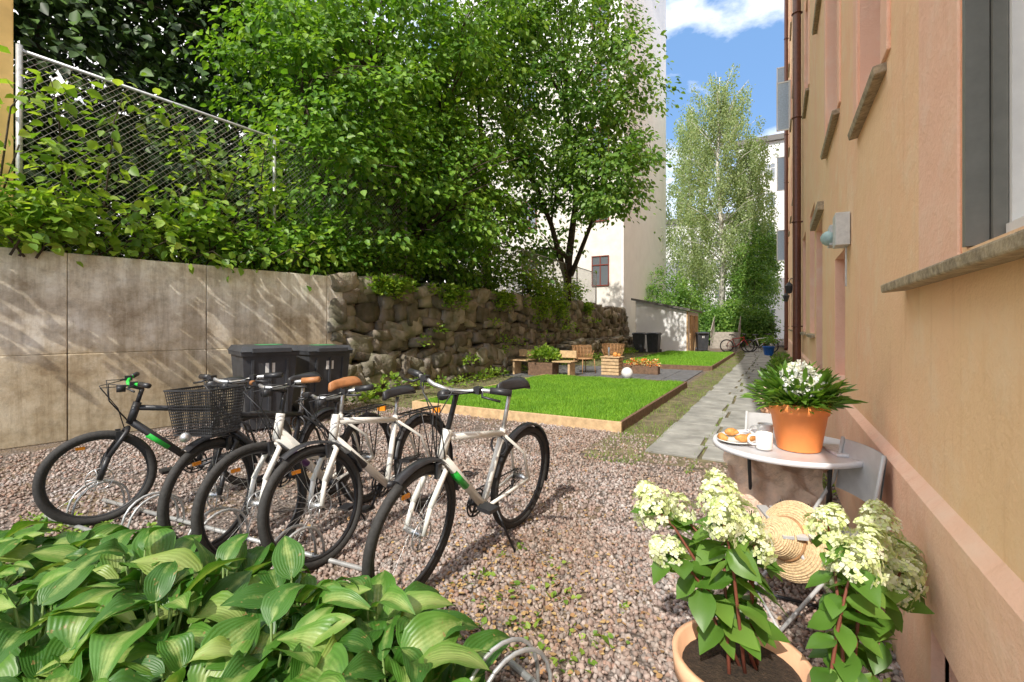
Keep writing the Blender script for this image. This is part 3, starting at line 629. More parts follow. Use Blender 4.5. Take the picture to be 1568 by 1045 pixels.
mb.build("garden_stairs", [M_steps, M_steps])
# ------------------------------------------------------------------ orange building
ob = empty("orange_apartment_building")
XW = .47; DEP = .30
ops = [(.75, 1.80, 1.62, 3.7), (3.0, 3.8, 2.72, 4.7), (4.55, 5.3, .95, 2.02), (5.0, 6.1, 3.3, 5.2), (6.7, 7.7, .25, 2.7)]
for yy in (8.6, 11.0, 14.4, 17.5, 20.6, 23.7, 26.8, 29.9, 33.0, 36.1): ops.append((yy-.55, yy+.55, 1.3, 3.2))
for k_ in range(1, 7):
    for yy in (1.3, 4.0, 7.0, 10.0, 14.4, 17.5, 20.6, 23.7, 26.8, 29.9, 33.0, 36.1):
        z0 = 1.9+3.55*k_
        if z0+2 < 26: ops.append((yy-.55, yy+.55, z0, z0+1.95))
ops.append((1.3, 2.0, .12, .42))
Y0, Y1, ZT = -.3, 40, 26
ys = sorted({Y0, Y1, *[round(o[0], 3) for o in ops], *[round(o[1], 3) for o in ops]}); zs = sorted({0, ZT, *[round(o[2], 3) for o in ops], *[round(o[3], 3) for o in ops]})
mb = MB()
for a, b_ in zip(ys[:-1], ys[1:]):
    for c, d in zip(zs[:-1], zs[1:]):
        my, mz = (a+b_)/2, (c+d)/2
        if any(o[0] < my < o[1] and o[2] < mz < o[3] for o in ops): continue
        mb.quad((XW, a, c), (XW, a, d), (XW, b_, d), (XW, b_, c), 0)
fr = MB()
for o in ops:
    a, b_, c, d = o
    dp = .15 if o == ops[0] else DEP
    X2 = XW+dp
    mb.quad((XW, a, c), (XW, b_, c), (X2, b_, c), (X2, a, c), 1); mb.quad((XW, a, d), (X2, a, d), (X2, b_, d), (XW, b_, d), 1)
    mb.quad((XW, a, c), (X2, a, c), (X2, a, d), (XW, a, d), 1); mb.quad((XW, b_, c), (XW, b_, d), (X2, b_, d), (X2, b_, c), 1)
    fr.quad((X2+.06, a, c), (X2+.06, a, d), (X2+.06, b_, d), (X2+.06, b_, c), 2)
    t = .06
    fm = 1 if o == ops[0] else 0
    fr.box((X2+.03, a+t/2, (c+d)/2), (.08, t, d-c), fm); fr.box((X2+.03, b_-t/2, (c+d)/2), (.08, t, d-c), fm)
    fr.box((X2+.03, (a+b_)/2, c+t/2), (.076, b_-a-2*t, t), 1); fr.box((X2+.03, (a+b_)/2, d-t/2), (.076, b_-a-2*t, t), fm)
    fr.box((X2+.035, (a+b_)/2, (c+d)/2), (.06, .05, d-c-2*t), fm)
a, b_, c, d = ops[0]
fr.box((XW+.015, b_-.012, (c+d)/2), (.05, .024, d-c-.01), 0); fr.box((XW+.058, b_-.022, (c+d)/2), (.03, .036, d-c-.02), 0)
fr.box((XW+.088, b_-.036, (c+d)/2), (.026, .04, d-c-.06), 1); fr.box((XW+.122, b_-.05, (c+d)/2), (.034, .05, d-c-.1), 1)
fr.box((XW+.12, b_-.5, c+.08), (.04, .84, .06), 1); fr.box((XW+.09, b_-.5, c+.03), (.05, .90, .05), 1)
mb.quad((XW, Y0, 0), (12, Y0, 0), (12, Y0, ZT), (XW, Y0, ZT)); mb.quad((XW, Y1, 0), (XW, Y1, ZT), (12, Y1, ZT), (12, Y1, 0))
mb.quad((12, Y0, 0), (12, Y1, 0), (12, Y1, ZT), (12, Y0, ZT))
mb.build("walls", [M_orange, M_pink], ob)
fr.build("window_frames", [M_greyframe, M_whiteframe, M_glass], ob)
mb = MB()
px = XW-.035
for (a, b_, c, d) in ((Y0, 1.3, 0, .80), (2.0, Y1, 0, .80), (1.3, 2.0, .42, .80), (1.3, 2.0, 0, .12)):
    vs = [(px, a, c), (px, b_, c), (XW+.01, b_, c), (XW+.01, a, c), (px, a, d), (px, b_, d), (XW+.01, b_, d+(.05 if d == .8 else 0)), (XW+.01, a, d+(.05 if d == .8 else 0))]
    mb.add(vs, [(3, 2, 1, 0), (4, 5, 6, 7), (0, 1, 5, 4), (1, 2, 6, 5), (2, 3, 7, 6), (3, 0, 4, 7)], 0)
mb.build("plinth", [M_pink], ob)
mb = MB()
mb.box((XW-.004, 2.06, 3.0), (.012, .44, 2.8), 0)
for (a, b_, c, d) in ops[1:]:
    if c > 2.5:
        mb.box((XW-.006, b_+.09, (c+d)/2+.1), (.02, .16, d-c+.2), 0); mb.box((XW-.006, a-.09, (c+d)/2+.1), (.02, .16, d-c+.2), 0)
mb.build("surrounds", [M_pink], ob, bevel=.006)
mb = MB()
mb.box((XW-.02, 1.5, 1.565), (.13, 2.05, .035), 0, R=Matrix.Rotation(-.10, 3, 'Y'))
for (a, b_, c, d) in ops[1:-1]:
    if c > 1.2: mb.box((XW-.012, (a+b_)/2, c-.04), (.085, b_-a+.16, .045), 0, R=Matrix.Rotation(-.2, 3, 'Y'))
mb.box((XW-.02, 7.2, 2.8), (.09, 1.4, .1), 0)
mb.build("sills", [M_sill], ob, bevel=.006)
mb = MB()
mb.box((6.1, 19.85, ZT+.15), (12.2, 41, .3), 0); mb.box((6.1, 19.85, ZT+.5), (12.6, 41.4, .4), 1)
mb.build("cornice", [M_pink, M_roof], ob)
mb = MB()
for yp, zb in ((11.6, .55), (25, .3)):
    mb.tube([(XW-.11, yp, 25.8), (XW-.11, yp, zb+.15), (XW-.13, yp, zb)], .08, 12, 0)
    for z in np.arange(1.4, 25, 2.2): mb.ring((XW-.11, yp, z), .087, .012, 'Z', 16, 6, 0); mb.box((XW-.03, yp, z), (.08, .03, .03), 0)
mb.build("downpipes", [M_pipe], ob)
mb = MB()
for (yy, z0) in ((20.6, 9.0), (26.8, 12.55), (29.9, 9.0), (33, 5.45)):
    for t in (0, .42): mb.box((XW-.05-t, yy+.5, z0+.97), (.05, .04, 1.9), 0)
    mb.box((XW-.26, yy+.5, z0+.03), (.4, .04, .05), 0); mb.box((XW-.26, yy+.5, z0+1.88), (.4, .04, .05), 0); mb.box((XW-.26, yy+.5, z0+.95), (.36, .01, 1.8), 1)
mb.build("open_casements", [M_whiteframe, simple("casement_glass", (.45, .55, .65), .1)], ob)
mb = MB(); mb.box((XW-.05, 4.3, 2.12), (.09, .2, .24), 0); mb.box((XW-.06, 4.55, 2.12), (.10, .18, .16), 0); mb.tube([(XW-.02, 4.3, 2.02), (XW-.02, 4.3, 1.7)], .008, 6, 0); mb.ball((XW-.11, 4.5, 2.10), .06, 1)
mb.build("wall_junction_box", [simple("grey_plastic", (.6, .62, .6), .5), simple("teal_plastic", (.35, .5, .48), .5)], bevel=.012)
for yy, zz in ((14.2, 2.35), (18.8, 2.35)):
    mb = MB(); mb.tube([(XW, yy, zz+.25), (XW-.16, yy, zz+.3), (XW-.2, yy, zz+.2)], .012, 6); mb.lathe([(.02, .2), (.09, .12), (.1, .1), (.06, -.08), (.02, -.1)], (XW-.2, yy, zz), 6, 0, False)
    mb.build("wall_lantern", [M_black])
# ------------------------------------------------------------------ wheelie bins
def wheelie(c, rz, lab=None, s=1.0):
    mb = MB(); mb.M = Matrix.Translation(c) @ Matrix.Rotation(rz, 4, 'Z') @ Matrix.Diagonal((s*1.08, s*1.08, s, 1))
    def loop(w0, d0, w1, d1, z0, z1, mat, yo=0):
        vs = [(-w0/2, -d0/2, z0), (w0/2, -d0/2, z0), (w0/2, d0/2, z0), (-w0/2, d0/2, z0), (-w1/2, -d1/2+yo, z1), (w1/2, -d1/2+yo, z1), (w1/2, d1/2+yo, z1), (-w1/2, d1/2+yo, z1)]
        mb.add(vs, [(3, 2, 1, 0), (4, 5, 6, 7), (0, 1, 5, 4), (1, 2, 6, 5), (2, 3, 7, 6), (3, 0, 4, 7)], mat)
    loop(.46, .50, .56, .66, .05, .95, 0); loop(.60, .72, .61, .73, .951, 1.0, 0); loop(.62, .76, .56, .62, 1.003, 1.07, 0)
    for x in (-.18, 0, .18): mb.box((x, -.30, .55), (.03, .03, .7), 0, R=Matrix.Rotation(.08, 3, 'X'))
    mb.box((0, -.40, 1.02), (.4, .05, .05), 0)
    mb.tube([(-.25, .38, 1.0), (-.25, .46, 1.0), (.25, .46, 1.0), (.25, .38, 1.0)], .018, 8, 0)
    for sx in (-1, 1): mb.tube([(sx*.24, .28, .1), (sx*.30, .28, .1)], .1, 16, 0)
    if lab: mb.box((0.05, -.02, 1.074), (.25, .28, .004), 1); mb.box((0, -.318, .8), (.1, .006, .12), 2, R=Matrix.Rotation(.08, 3, 'X'))
    mb.build("wheelie_bin", [M_bin, lab or M_bin, M_china], bevel=.02)
wheelie((-6.15, 3.95, 0), math.radians(70), simple("green_label", (.06, .3, .12), .5), s=1.07)
wheelie((-6.1, 4.8, 0), math.radians(78), simple("green_label_b", (.06, .3, .12), .5), s=1.04)
wheelie((-6.4, 25.1, 0), math.radians(10)); wheelie((-5.65, 25.2, 0), math.radians(0)); wheelie((-3.7, 28.5, 0), .3, M_blue)
# ------------------------------------------------------------------ bicycles
def bicycle(name, rear, front, fm, am, dm=None, saddle=M_black, grips=M_black, wr=.345, steer=0, lean=0, basket=False, rack=False, fender=False, step=False, suspension=False, tyre=.024, h=1.0):
    rear = V((*rear, 0)); front = V((*front, 0)); d = (front-rear); ang = math.atan2(d.y, d.x); mid = (rear+front)/2
    B = Matrix.Translation(mid+V((0, 0, .012))) @ Matrix.Rotation(ang, 4, 'Z') @ Matrix.Rotation(lean, 4, 'X')
    mats = [fm, M_rubber, M_steel, M_black, saddle, am, grips, M_reflector]
    mb = MB(); mb.M = B
    xr, xf = -.52, .52
    def wheel(x, disc=True):
        mb.ring((x, 0, wr), wr-tyre, tyre, 'Y', 48, 8, 1); mb.ring((x, 0, wr), wr-.052, .012, 'Y', 48, 6, 3)
        mb.tube([(x, -.05, wr), (x, .05, wr)], .017, 10, 2)
        for i in range(28):
            a = 2*math.pi*i/28; sg = 1 if i % 2 else -1; a2 = a+.35*(1 if (i//2) % 2 else -1)
            mb.tube([(x+.017*math.cos(a2), .028*sg, wr+.017*math.sin(a2)), (x+(wr-.05)*math.cos(a), 0, wr+(wr-.05)*math.sin(a))], .0013, 3, 2, cap=False)
        if disc:
            mb.ring((x, .045, wr), .075, .004, 'Y', 24, 4, 2)
            for i in range(5): a = i*1.257; mb.tube([(x, .045, wr), (x+.072*math.cos(a), .045, wr+.072*math.sin(a))], .004, 4, 2)
    bb = V((-.08, 0, .29)); st = V((-.235, 0, .74)); sd = V((-.275, 0, .93*h)); h1 = V((.315, 0, .84)); h0 = V((.355, 0, .69))
    wheel(xr, False)
    mb.tube([bb, st], .02, 10, 0); mb.tube([st, sd-V((0, 0, .04))], .014, 8, 2)
    mb.tube([bb, h0+V((0, 0, .02))], .026, 10, 0)
    if step: mb.tube([bb.lerp(st, .35), V((.1, 0, .52)), h0.lerp(h1, .4)], .022, 10, 0)
    else: mb.tube([st-V((0, 0, .03)), h1-V((0, 0, .04))], .021, 10, 0)
    mb.tube([h0, h1], .027, 10, 0)
    mb.tube([bb.lerp(h0, .45)+V((0, .0, .004)), bb.lerp(h0, .75)+V((0, 0, .004))], .0265, 10, 5)
    for sg in (-1, 1):
        mb.tube([bb+V((0, .03*sg, 0)), (xr, .06*sg, wr)], .011, 8, 0); mb.tube([st+V((0, .015*sg, -.04)), (xr+.08, .05*sg, .55), (xr, .06*sg, wr)], .010, 8, 0)
    mb.tube([bb+V((0, -.06, 0)), bb+V((0, .06, 0))], .024, 10, 3)
    mb.ring(bb+V((0, -.055, 0)), .085, .006, 'Y', 28, 5, 3); mb.ring(bb+V((0, -.055, 0)), .06, .007, 'Y', 24, 4, 3)
    for i in range(5): a = i*1.257; mb.tube([bb+V((0, -.055, 0)), bb+V((.083*math.cos(a), -.055, .083*math.sin(a)))], .007, 4, 3)
    for k_, rr in enumerate((.05, .04, .03)): mb.ring((xr, -.035-.006*k_, wr), rr, .004, 'Y', 20, 4, 3)
    for dz in (.085, -.085): mb.tube([bb+V((0, -.055, dz)), (xr, -.045, wr+dz*.55)], .005, 4, 3)
    mb.tube([(xr, -.055, wr), (xr+.02, -.06, wr-.1), (xr+.04, -.06, wr-.14)], .012, 5, 3)
    ca = random.uniform(0, 6.28)
    for sg in (-1, 1):
        e = bb+V((.17*math.cos(ca)*sg, .085*sg, .17*math.sin(ca)*sg)); mb.tube([bb+V((0, .07*sg, 0)), e], [.012, .009], 6, 3)
        mb.box(e+V((0, .055*sg, 0)), (.09, .09, .022), 3)
    mb.tube([(-.15, .05, .27), (-.2, .2, .0)], .008, 6, 3)
    bc = bb.lerp(h0, .5)+V((-.03, 0, .05)); mb.ring(bc, .035, .004, 'Z', 14, 4, 3)
    mb.ring(st+V((.03, 0, -.1)), .06, .008, 'X', 20, 6, 3)
    prof = [(-.13, .075, .0), (-.11, .085, .012), (-.04, .075, .012), (.03, .04, .006), (.10, .022, 0), (.145, .016, -.012)]
    vs = []; fs = []; m = 9
    for i, (x, wdt, z) in enumerate(prof):
        for j in range(m):
            a = math.pi*j/(m-1); vs.append(sd+V((x, -wdt*math.cos(a), z+.028*math.sin(a)-(.03*(abs(math.cos(a))**3)))))
    for i in range(len(prof)-1):
        for j in range(m-1): fs.append((i*m+j, (i+1)*m+j, (i+1)*m+j+1, i*m+j+1))
    fs.append(tuple(range(m))); fs.append(tuple((len(prof)-1)*m+j for j in range(m-1, -1, -1)))
    vsb = len(vs); vs += [sd+V((x, sg*wdt*.8, z-.035)) for (x, wdt, z) in prof for sg in (-1, 1)]
    for i in range(len(prof)-1): fs.append((vsb+2*i, vsb+2*i+1, vsb+2*i+3, vsb+2*i+2)); fs.append((i*m, vsb+2*i, vsb+2*i+2, (i+1)*m)); fs.append((i*m+m-1, (i+1)*m+m-1, vsb+2*i+3, vsb+2*i+1))
    mb.add(vs, fs, 4, True)
    def fend(x, a0, a1):
        vs = []; n = 18
        for i in range(n+1):
            a = a0+(a1-a0)*i/n
            for y_, dr in ((-.028, -.012), (-.015, .004), (.015, .004), (.028, -.012)): vs.append((x+(wr+.022+dr)*math.cos(a), y_, wr+(wr+.022+dr)*math.sin(a)))
        fs = [(i*4+j, i*4+j+1, (i+1)*4+j+1, (i+1)*4+j) for i in range(n) for j in range(3)]
        mb.add(vs, fs, 3, True)
    if fender: fend(xr, math.radians(15), math.radians(200))
    if rack:
        for sg in (-1, 1):
            mb.tube([(xr-.2, .06*sg, .735), (xr+.22, .06*sg, .735), (xr+.28, .02*sg, .72)], .006, 6, 3); mb.tube([(xr, .065*sg, wr), (xr-.1, .06*sg, .735)], .005, 6, 3); mb.tube([(xr, .065*sg, wr), (xr+.06, .06*sg, .735)], .005, 6, 3)
        for q in np.linspace(-.2, .2, 6): mb.tube([(xr+q, -.06, .735), (xr+q, .06, .735)], .004, 5, 3)
        mb.box((xr-.22, 0, .70), (.02, .07, .04), 7)
    ax = (h1-h0).normalized()
    mb.M = B @ Matrix.Translation(h0) @ Matrix.Rotation(steer, 4, ax) @ Matrix.Translation(-h0)
    wheel(xf)
    if fender: fend(xf, math.radians(60), math.radians(165))
    cr = h0-V((-.012, 0, .03))
    for sg in (-1, 1):
        mb.tube([cr, cr+V((.01, .052*sg, -.02)), (xf-.035, .055*sg, wr+.13)], .017 if suspension else .016, 8, 0)
        mb.tube([(xf-.045, .055*sg, wr+.15), (xf, .055*sg, wr)], .019 if suspension else .014, 8, 0 if not suspension else 3)
        mb.box(V((xf-.10, .035*sg, wr*2-.05)), (.03, .02, .08), 3)
    mb.ball((xf, -.06, wr), .014, 2, 8); mb.box((xf+.1, 0, wr+.22), (.05, .012, .02), 7)
    dh = .10+.95*(h-1)
    ht = h1+(h1-h0).normalized()*dh
    mb.tube([h1, ht], .015, 8, 3); cl = ht+V((.075, 0, .03)); mb.tube([ht-V((.01, 0, 0)), cl], .016, 8, 3)
    for sg in (-1, 1):
        mb.tube([cl, cl+V((0, .1*sg, .01)), cl+V((-.02, .18*sg, .03)), cl+V((-.07, .31*sg, .035))], .012, 8, 5 if suspension else 2)
        mb.tube([cl+V((-.04, .225*sg, .035)), cl+V((-.075, .33*sg, .036))], .018, 10, 6)
        mb.tube([cl+V((-.02, .19*sg, .028)), cl+V((.03, .22*sg, .01)), cl+V((.0, .31*sg, .0))], .007, 5, 3)
        mb.box(cl+V((-.01, .17*sg, .03)), (.045, .035, .035), 3)
        mb.tube([cl+V((0, .17*sg, .02)), cl+V((.12, .10*sg, .03)), cl+V((.11, .03*sg, -.1)), h0+V((.0, .03*sg, 0))], .0035, 5, 3)
        mb.tube([cl+V((0, .17*sg, .02)), cl+V((.16, .05*sg, .0)), cl+V((.06, -.02*sg, -.16)), cr+V((.02, 0, 0))], .0035, 5, 3)
    mb.tube([cl+V((.02, 0, -.02)), cl+V((.07, 0, -.02))], .027, 10, 3)
    if basket:
        c = cl+V((.19, 0, -.15)); W0, D0, W1, D1, H = .14, .10, .17, .13, .27
        nz_ = 16
        for i in range(nz_):
            t = i/(nz_-1); ww = W0+(W1-W0)*t; dd = D0+(D1-D0)*t; z = c.z-H/2+H*t
            rr = .007 if i in (0, nz_-1) else .003
            pts = [V((c.x+dd*sx, ww*sy, z)) for sx, sy in ((-1, -1), (1, -1), (1, 1), (-1, 1))]
            mb.tube(pts+[pts[0]], rr, 5, 3, cap=False, smooth=False)
        per = []
        for i in range(19): per.append((-1+2*i/18, -1)); per.append((-1+2*i/18, 1)); per.append((-1, -1+2*i/18)); per.append((1, -1+2*i/18))
        for (a, b2) in per: mb.tube([(c.x+a*D0, b2*W0, c.z-H/2), (c.x+a*D1, b2*W1, c.z+H/2)], .0026, 3, 3, cap=False)
        for i in range(14): a = -1+2*i/13; mb.tube([(c.x+a*D0, -W0, c.z-H/2), (c.x+a*D0, W0, c.z-H/2)], .003, 3, 3)
        mb.ball((c.x+D1+.02, .0, c.z-H/2), .03, 2, 10)
    return mb.build(name, mats)
bicycle("white_hybrid_bicycle", (-1.58, 2.86), (-1.64, 1.84), M_white, M_green, wr=.35, fender=True, lean=math.radians(-6), steer=math.radians(6), h=1.1)
bicycle("city_bicycle", (-2.36, 2.88), (-2.30, 1.82), M_white, M_black, rack=True, wr=.345, lean=math.radians(7), steer=math.radians(-5), fender=True, h=.98)
bicycle("white_city_bicycle", (-2.82, 2.70), (-2.64, 1.66), M_white, M_purple, saddle=M_tan, grips=M_tan, wr=.35, fender=False, rack=True, step=True, lean=math.radians(3), steer=math.radians(-9), h=1.04)
bicycle("basket_bicycle", (-3.20, 2.66), (-3.03, 1.62), M_black, M_black, wr=.345, basket=True, fender=True, lean=math.radians(4), steer=math.radians(6), h=1.06)
bicycle("mountain_bicycle", (-4.0, 2.48), (-4.16, 1.45), M_black, M_green, wr=.33, tyre=.028, suspension=True, lean=math.radians(-5), steer=math.radians(-8))
bicycle("parked_bicycle", (-2.3, 27.5), (-1.4, 27.8), M_redp, M_white, wr=.35); bicycle("parked_bicycle", (-1.2, 28.3), (-.3, 28.0), M_white, M_redp, wr=.35)
def rack(name, p0, p1, n):
    mb = MB(); p0 = V((*p0, .03)); p1 = V((*p1, .03)); D = (p1-p0).normalized(); N = V((-D.y, D.x, 0))
    mb.tube([p0, p1], .014, 8); mb.tube([p0+N*.35, p1+N*.35], .014, 8)
    for i in range(n):
        c = p0.lerp(p1, (i+.5)/n)
        for s in (-.035, .035):
            b0 = c+D*s; pts = []
            for k_ in range(13):
                a = math.pi*k_/12; pts.append(b0+N*(.175-.175*math.cos(a))+V((0, 0, .24*math.sin(a)**.7)))
            mb.tube(pts, .008, 8)
    mb.build(name, [M_galv])
rack("bike_rack", (-1.1, 1.35), (.2, .85), 3); rack("bike_rack", (-4.6, 1.3), (-2.0, 1.55), 4)
# ------------------------------------------------------------------ hostas
NS, NTT = 11, 9
tv = []; tuv = []; tf = []
for i in range(NS):
    s_ = i/(NS-1)
    wv = .31*(math.sin(math.pi*min(1, s_**.75))**.9) if 0 < s_ < 1 else 0
    if i == 0: wv = .03
    for j in range(NTT):
        t = -1+2*j/(NTT-1)
        z = .24*math.sin(s_*1.9)-.52*s_*s_+.08*abs(t)*math.sin(math.pi*s_)+.010*math.cos(t*14)*math.sin(math.pi*s_)+.035*math.sin(s_*12+t*2)*abs(t)
        back = -.07*abs(t)**2 if s_ < .25 else 0
        tv.append((t*wv, s_+back, z)); tuv.append((t, s_))
for i in range(NS-1):
    for j in range(NTT-1): tf.append((i*NTT+j, i*NTT+j+1, (i+1)*NTT+j+1, (i+1)*NTT+j))
hc = [(-3.1, .68, .32), (-2.85, 1.02, .30), (-2.65, .55, .38), (-2.4, .98, .42), (-2.3, .62, .44), (-2.02, 1.12, .44), (-1.95, .55, .38), (-1.9, .85, .46), (-1.66, 1.18, .38), (-1.55, .72, .38), (-1.48, .98, .38), (-1.36, 1.30, .32), (-1.2, .85, .32), (-1.12, 1.15, .32), (-3.3, 1.02, .22), (-.95, 1.15, .22), (-3.5, .75, .26), (-1.75, .5, .34)]
for hi, (hx, hy, hh) in enumerate(hc):
    n = 32; pet = MB(); Pp = []; Tt = []; Nn = []; Ss = []
    for i in range(n):
        a = i*2.4+random.uniform(-.4, .4); lev = (i+.5)/n
        rad = .04+.24*lev; z = hh*(1.0-.62*lev)+random.uniform(-.06, .06)
        b0 = V((hx, hy, 0)); e = V((hx+math.cos(a)*rad, hy+math.sin(a)*rad, z*.93))
        pet.tube([b0, b0.lerp(e, .5)+V((0, 0, .06)), e], [.008, .006, .004], 5)
        Pp.append(tuple(e)); up = .6-.8*lev+random.uniform(-.3, .3)
        aa = a+random.uniform(-.7, .7); Tt.append((math.cos(aa), math.sin(aa), up)); Nn.append((random.gauss(0, .38)-.3*math.cos(aa)*up, random.gauss(0, .38)-.3*math.sin(aa)*up, 1)); Ss.append(random.uniform(.15, .27)*(.85 if lev < .2 else 1))
    po = pet.build("hosta_plant", [M_gstem])
    ss = np.array(Ss); scatter("leaves", tv, tf, np.array(Pp), frames(np.array(Tt), np.array(Nn)), np.c_[ss*rng.uniform(.75, 1.25, n), ss, ss*rng.uniform(.3, 1.5, n)], M_hosta, po, tuv, smooth=True)
# ------------------------------------------------------------------ potted hydrangeas
HL = []; HF = []
for i in range(7):
    s_ = i/6; wv = .27*math.sin(math.pi*s_**.8) if 0 < s_ < 1 else .005
    for j in range(5):
        t = -1+j/2; HL.append((t*wv, s_, .12*abs(t)*(1-s_)+.12*s_-.35*s_*s_+.012*math.sin(s_*20+t)))
for i in range(6):
    for j in range(4): HF.append((i*5+j, i*5+j+1, (i+1)*5+j+1, (i+1)*5+j))
FL = []; FF = []
for q in range(4):
    a = q*math.pi/2; c_, s_ = math.cos(a), math.sin(a)
    for (x, y_, z) in ((0, 0, 0), (.55, .42, .12), (1.0, 0, .05), (.55, -.42, .12)): FL.append((x*c_-y_*s_, x*s_+y_*c_, z))
    FF.append((q*4, q*4+1, q*4+2, q*4+3))
def hydrangea(name, c, rimz, stems, seed, potr=.2):
    r0 = np.random.default_rng(seed); random.seed(seed)
    pot = MB(); R = potr
    pot.lathe([(R*.6, -rimz), (R*.68, -rimz+.02), (R*.93, -.07), (R*1.0, -.065), (R*1.02, 0), (R*.93, .0), (R*.88, -.05), (0.001, -.05)], (c[0], c[1], rimz), 40, 0)
    pot.lathe([(R*.87, -.045), (0.001, -.03)], (c[0], c[1], rimz), 30, 1)
    fp = []; fn = []; lp = []; lt = []; ln = []; ls = []
    for (tx, ty, tz, size) in stems:
        b0 = V((c[0]+random.uniform(-.05, .05), c[1]+random.uniform(-.05, .05), rimz-.04)); t = V((tx, ty, tz)); m = b0.lerp(t, .5)+V((0, 0, .08))
        pts = [b0, b0.lerp(m, .5), m, m.lerp(t, .5)+V((0, 0, .02)), t]; pot.tube(pts, [.006, .0055, .005, .004, .003], 6, 2)
        dirv = ((t-m).normalized()+V((random.uniform(-.5, .5), random.uniform(-.5, .5), .1))).normalized()
        for q in (.2, .32, .45, .58, .7, .82, .93):
            pt = b0.lerp(m, q*2) if q < .5 else m.lerp(t, q*2-1)
            a0 = random.uniform(0, 3.14)
            for kk in (0, math.pi):
                a = a0+kk; lp.append(tuple(pt)); lt.append((math.cos(a), math.sin(a), random.uniform(-.7, .35))); ln.append((random.gauss(0, .25), random.gauss(0, .25), 1)); ls.append(random.uniform(.075, .125))
        nf = int(150*size/.07)
        for i in range(nf):
            u = random.random(); ax_ = dirv*(size*2.0*u-size*.8); rr = size*(.95*(1-(abs(u-.3)/.72)**2*.8))*random.uniform(.5, 1.15); a = random.uniform(0, 6.28)
            o1 = dirv.orthogonal().normalized(); o2 = dirv.cross(o1); od = o1*math.cos(a)+o2*math.sin(a)
            fp.append(tuple(t+ax_+od*rr)); fn.append(tuple(od+dirv*(u*1.5-.2)))
    po = pot.build(name, [M_terra, M_soil, M_stem])
    lp = np.array(lp); n = len(lp); lsz = np.array(ls)
    scatter("leaves", HL, HF, lp, frames(np.array(lt), np.array(ln)), np.c_[lsz*1.25, lsz, lsz], M_hyleaf, po, smooth=True)
    fp = np.array(fp); n = len(fp); fn = np.array(fn)+r0.normal(size=(n, 3))*.35
    scatter("florets", FL, FF, fp, frames(np.cross(fn, r0.normal(size=(n, 3))), fn), r0.uniform(.011, .020, n), M_floret, po)
def at(u, v, d):
    a = (u-784)/720*d; return (.871*a-.491*d, .491*a+.871*d, 1.4-(v-500)/720*d)
st = [(*at(1000, 775, 1.62), .07), (*at(1020, 845, 1.5), .05), (*at(1100, 760, 1.65), .072), (*at(1135, 800, 1.5), .068), (*at(1155, 835, 1.5), .055), (*at(1040, 785, 1.7), .06), (*at(1105, 795, 1.45), .06)]
hydrangea("potted_hydrangea", (-.10, 1.64), .36, st, 61, .2)
st = [(*at(1268, 805, 1.5), .058), (*at(1310, 860, 1.4), .07), (*at(1345, 805, 1.6), .065), (*at(1370, 890, 1.5), .075), (*at(1290, 880, 1.55), .06), (*at(1330, 840, 1.5), .07), (*at(1385, 860, 1.6), .06)]
hydrangea("potted_hydrangea", (.14, 1.66), .20, st, 62, .13)
random.seed(12)
# ------------------------------------------------------------------ bistro set
T = (.05, 3.0)
mb = MB(); mb.lathe([(.001, .725), (.37, .725), (.378, .728), (.38, .74), (.376, .752), (.36, .752), (.355, .746), (.001, .746)], (T[0], T[1], 0), 56, 0)
for sx in (-.2, .2):
    mb.tube([(T[0]+sx, T[1]-.26, .02), (T[0]+sx, T[1]+.22, .72)], .009, 8, 1); mb.tube([(T[0]+sx*.9, T[1]+.26, .02), (T[0]+sx*.9, T[1]-.22, .72)], .009, 8, 1)
for sy in (-.26, .26): mb.tube([(T[0]-.2, T[1]+sy, .03), (T[0]+.2, T[1]+sy, .03)], .008, 8, 1)
mb.tube([(T[0]-.2, T[1], .37), (T[0]+.2, T[1], .37)], .008, 8, 1)
mb.build("bistro_table", [M_tabletop, M_black])
def bistro_chair(c, rz):
    mb = MB(); mb.M = Matrix.Translation((*c, 0)) @ Matrix.Rotation(rz, 4, 'Z')
    for sx in (-.19, .19):
        mb.tube([(sx, -.20, .0), (sx, .02, .30), (sx*.98, .2, .62), (sx*.95, .24, .84)], .009, 8, 0); mb.tube([(sx*.85, .2, .0), (sx*.85, -.14, .45)], .009, 8, 0)
    for i in range(6): mb.box((0, -.14+i*.058, .455), (.38, .046, .012), 0)
    vs = []
    for i in range(11):
        x = -.19+.038*i; yo = .24+.035*(1-(x/.19)**2)
        vs += [(x, yo-.03, .58), (x, yo, .83)]
    fs = [(2*i, 2*i+2, 2*i+3, 2*i+1) for i in range(10)]; mb.add(vs, fs, 0, True)
    mb.add([(x, y_+.006, z) for x, y_, z in vs], [f[::-1] for f in fs], 0, True)
    mb.tube([(-.19, -.17, .02), (.19, -.17, .02)], .007, 6, 0)
    mb.build("bistro_chair", [M_chair])
bistro_chair((.12, 2.66), math.radians(-72)); bistro_chair((-.02, 3.22), math.radians(-6))
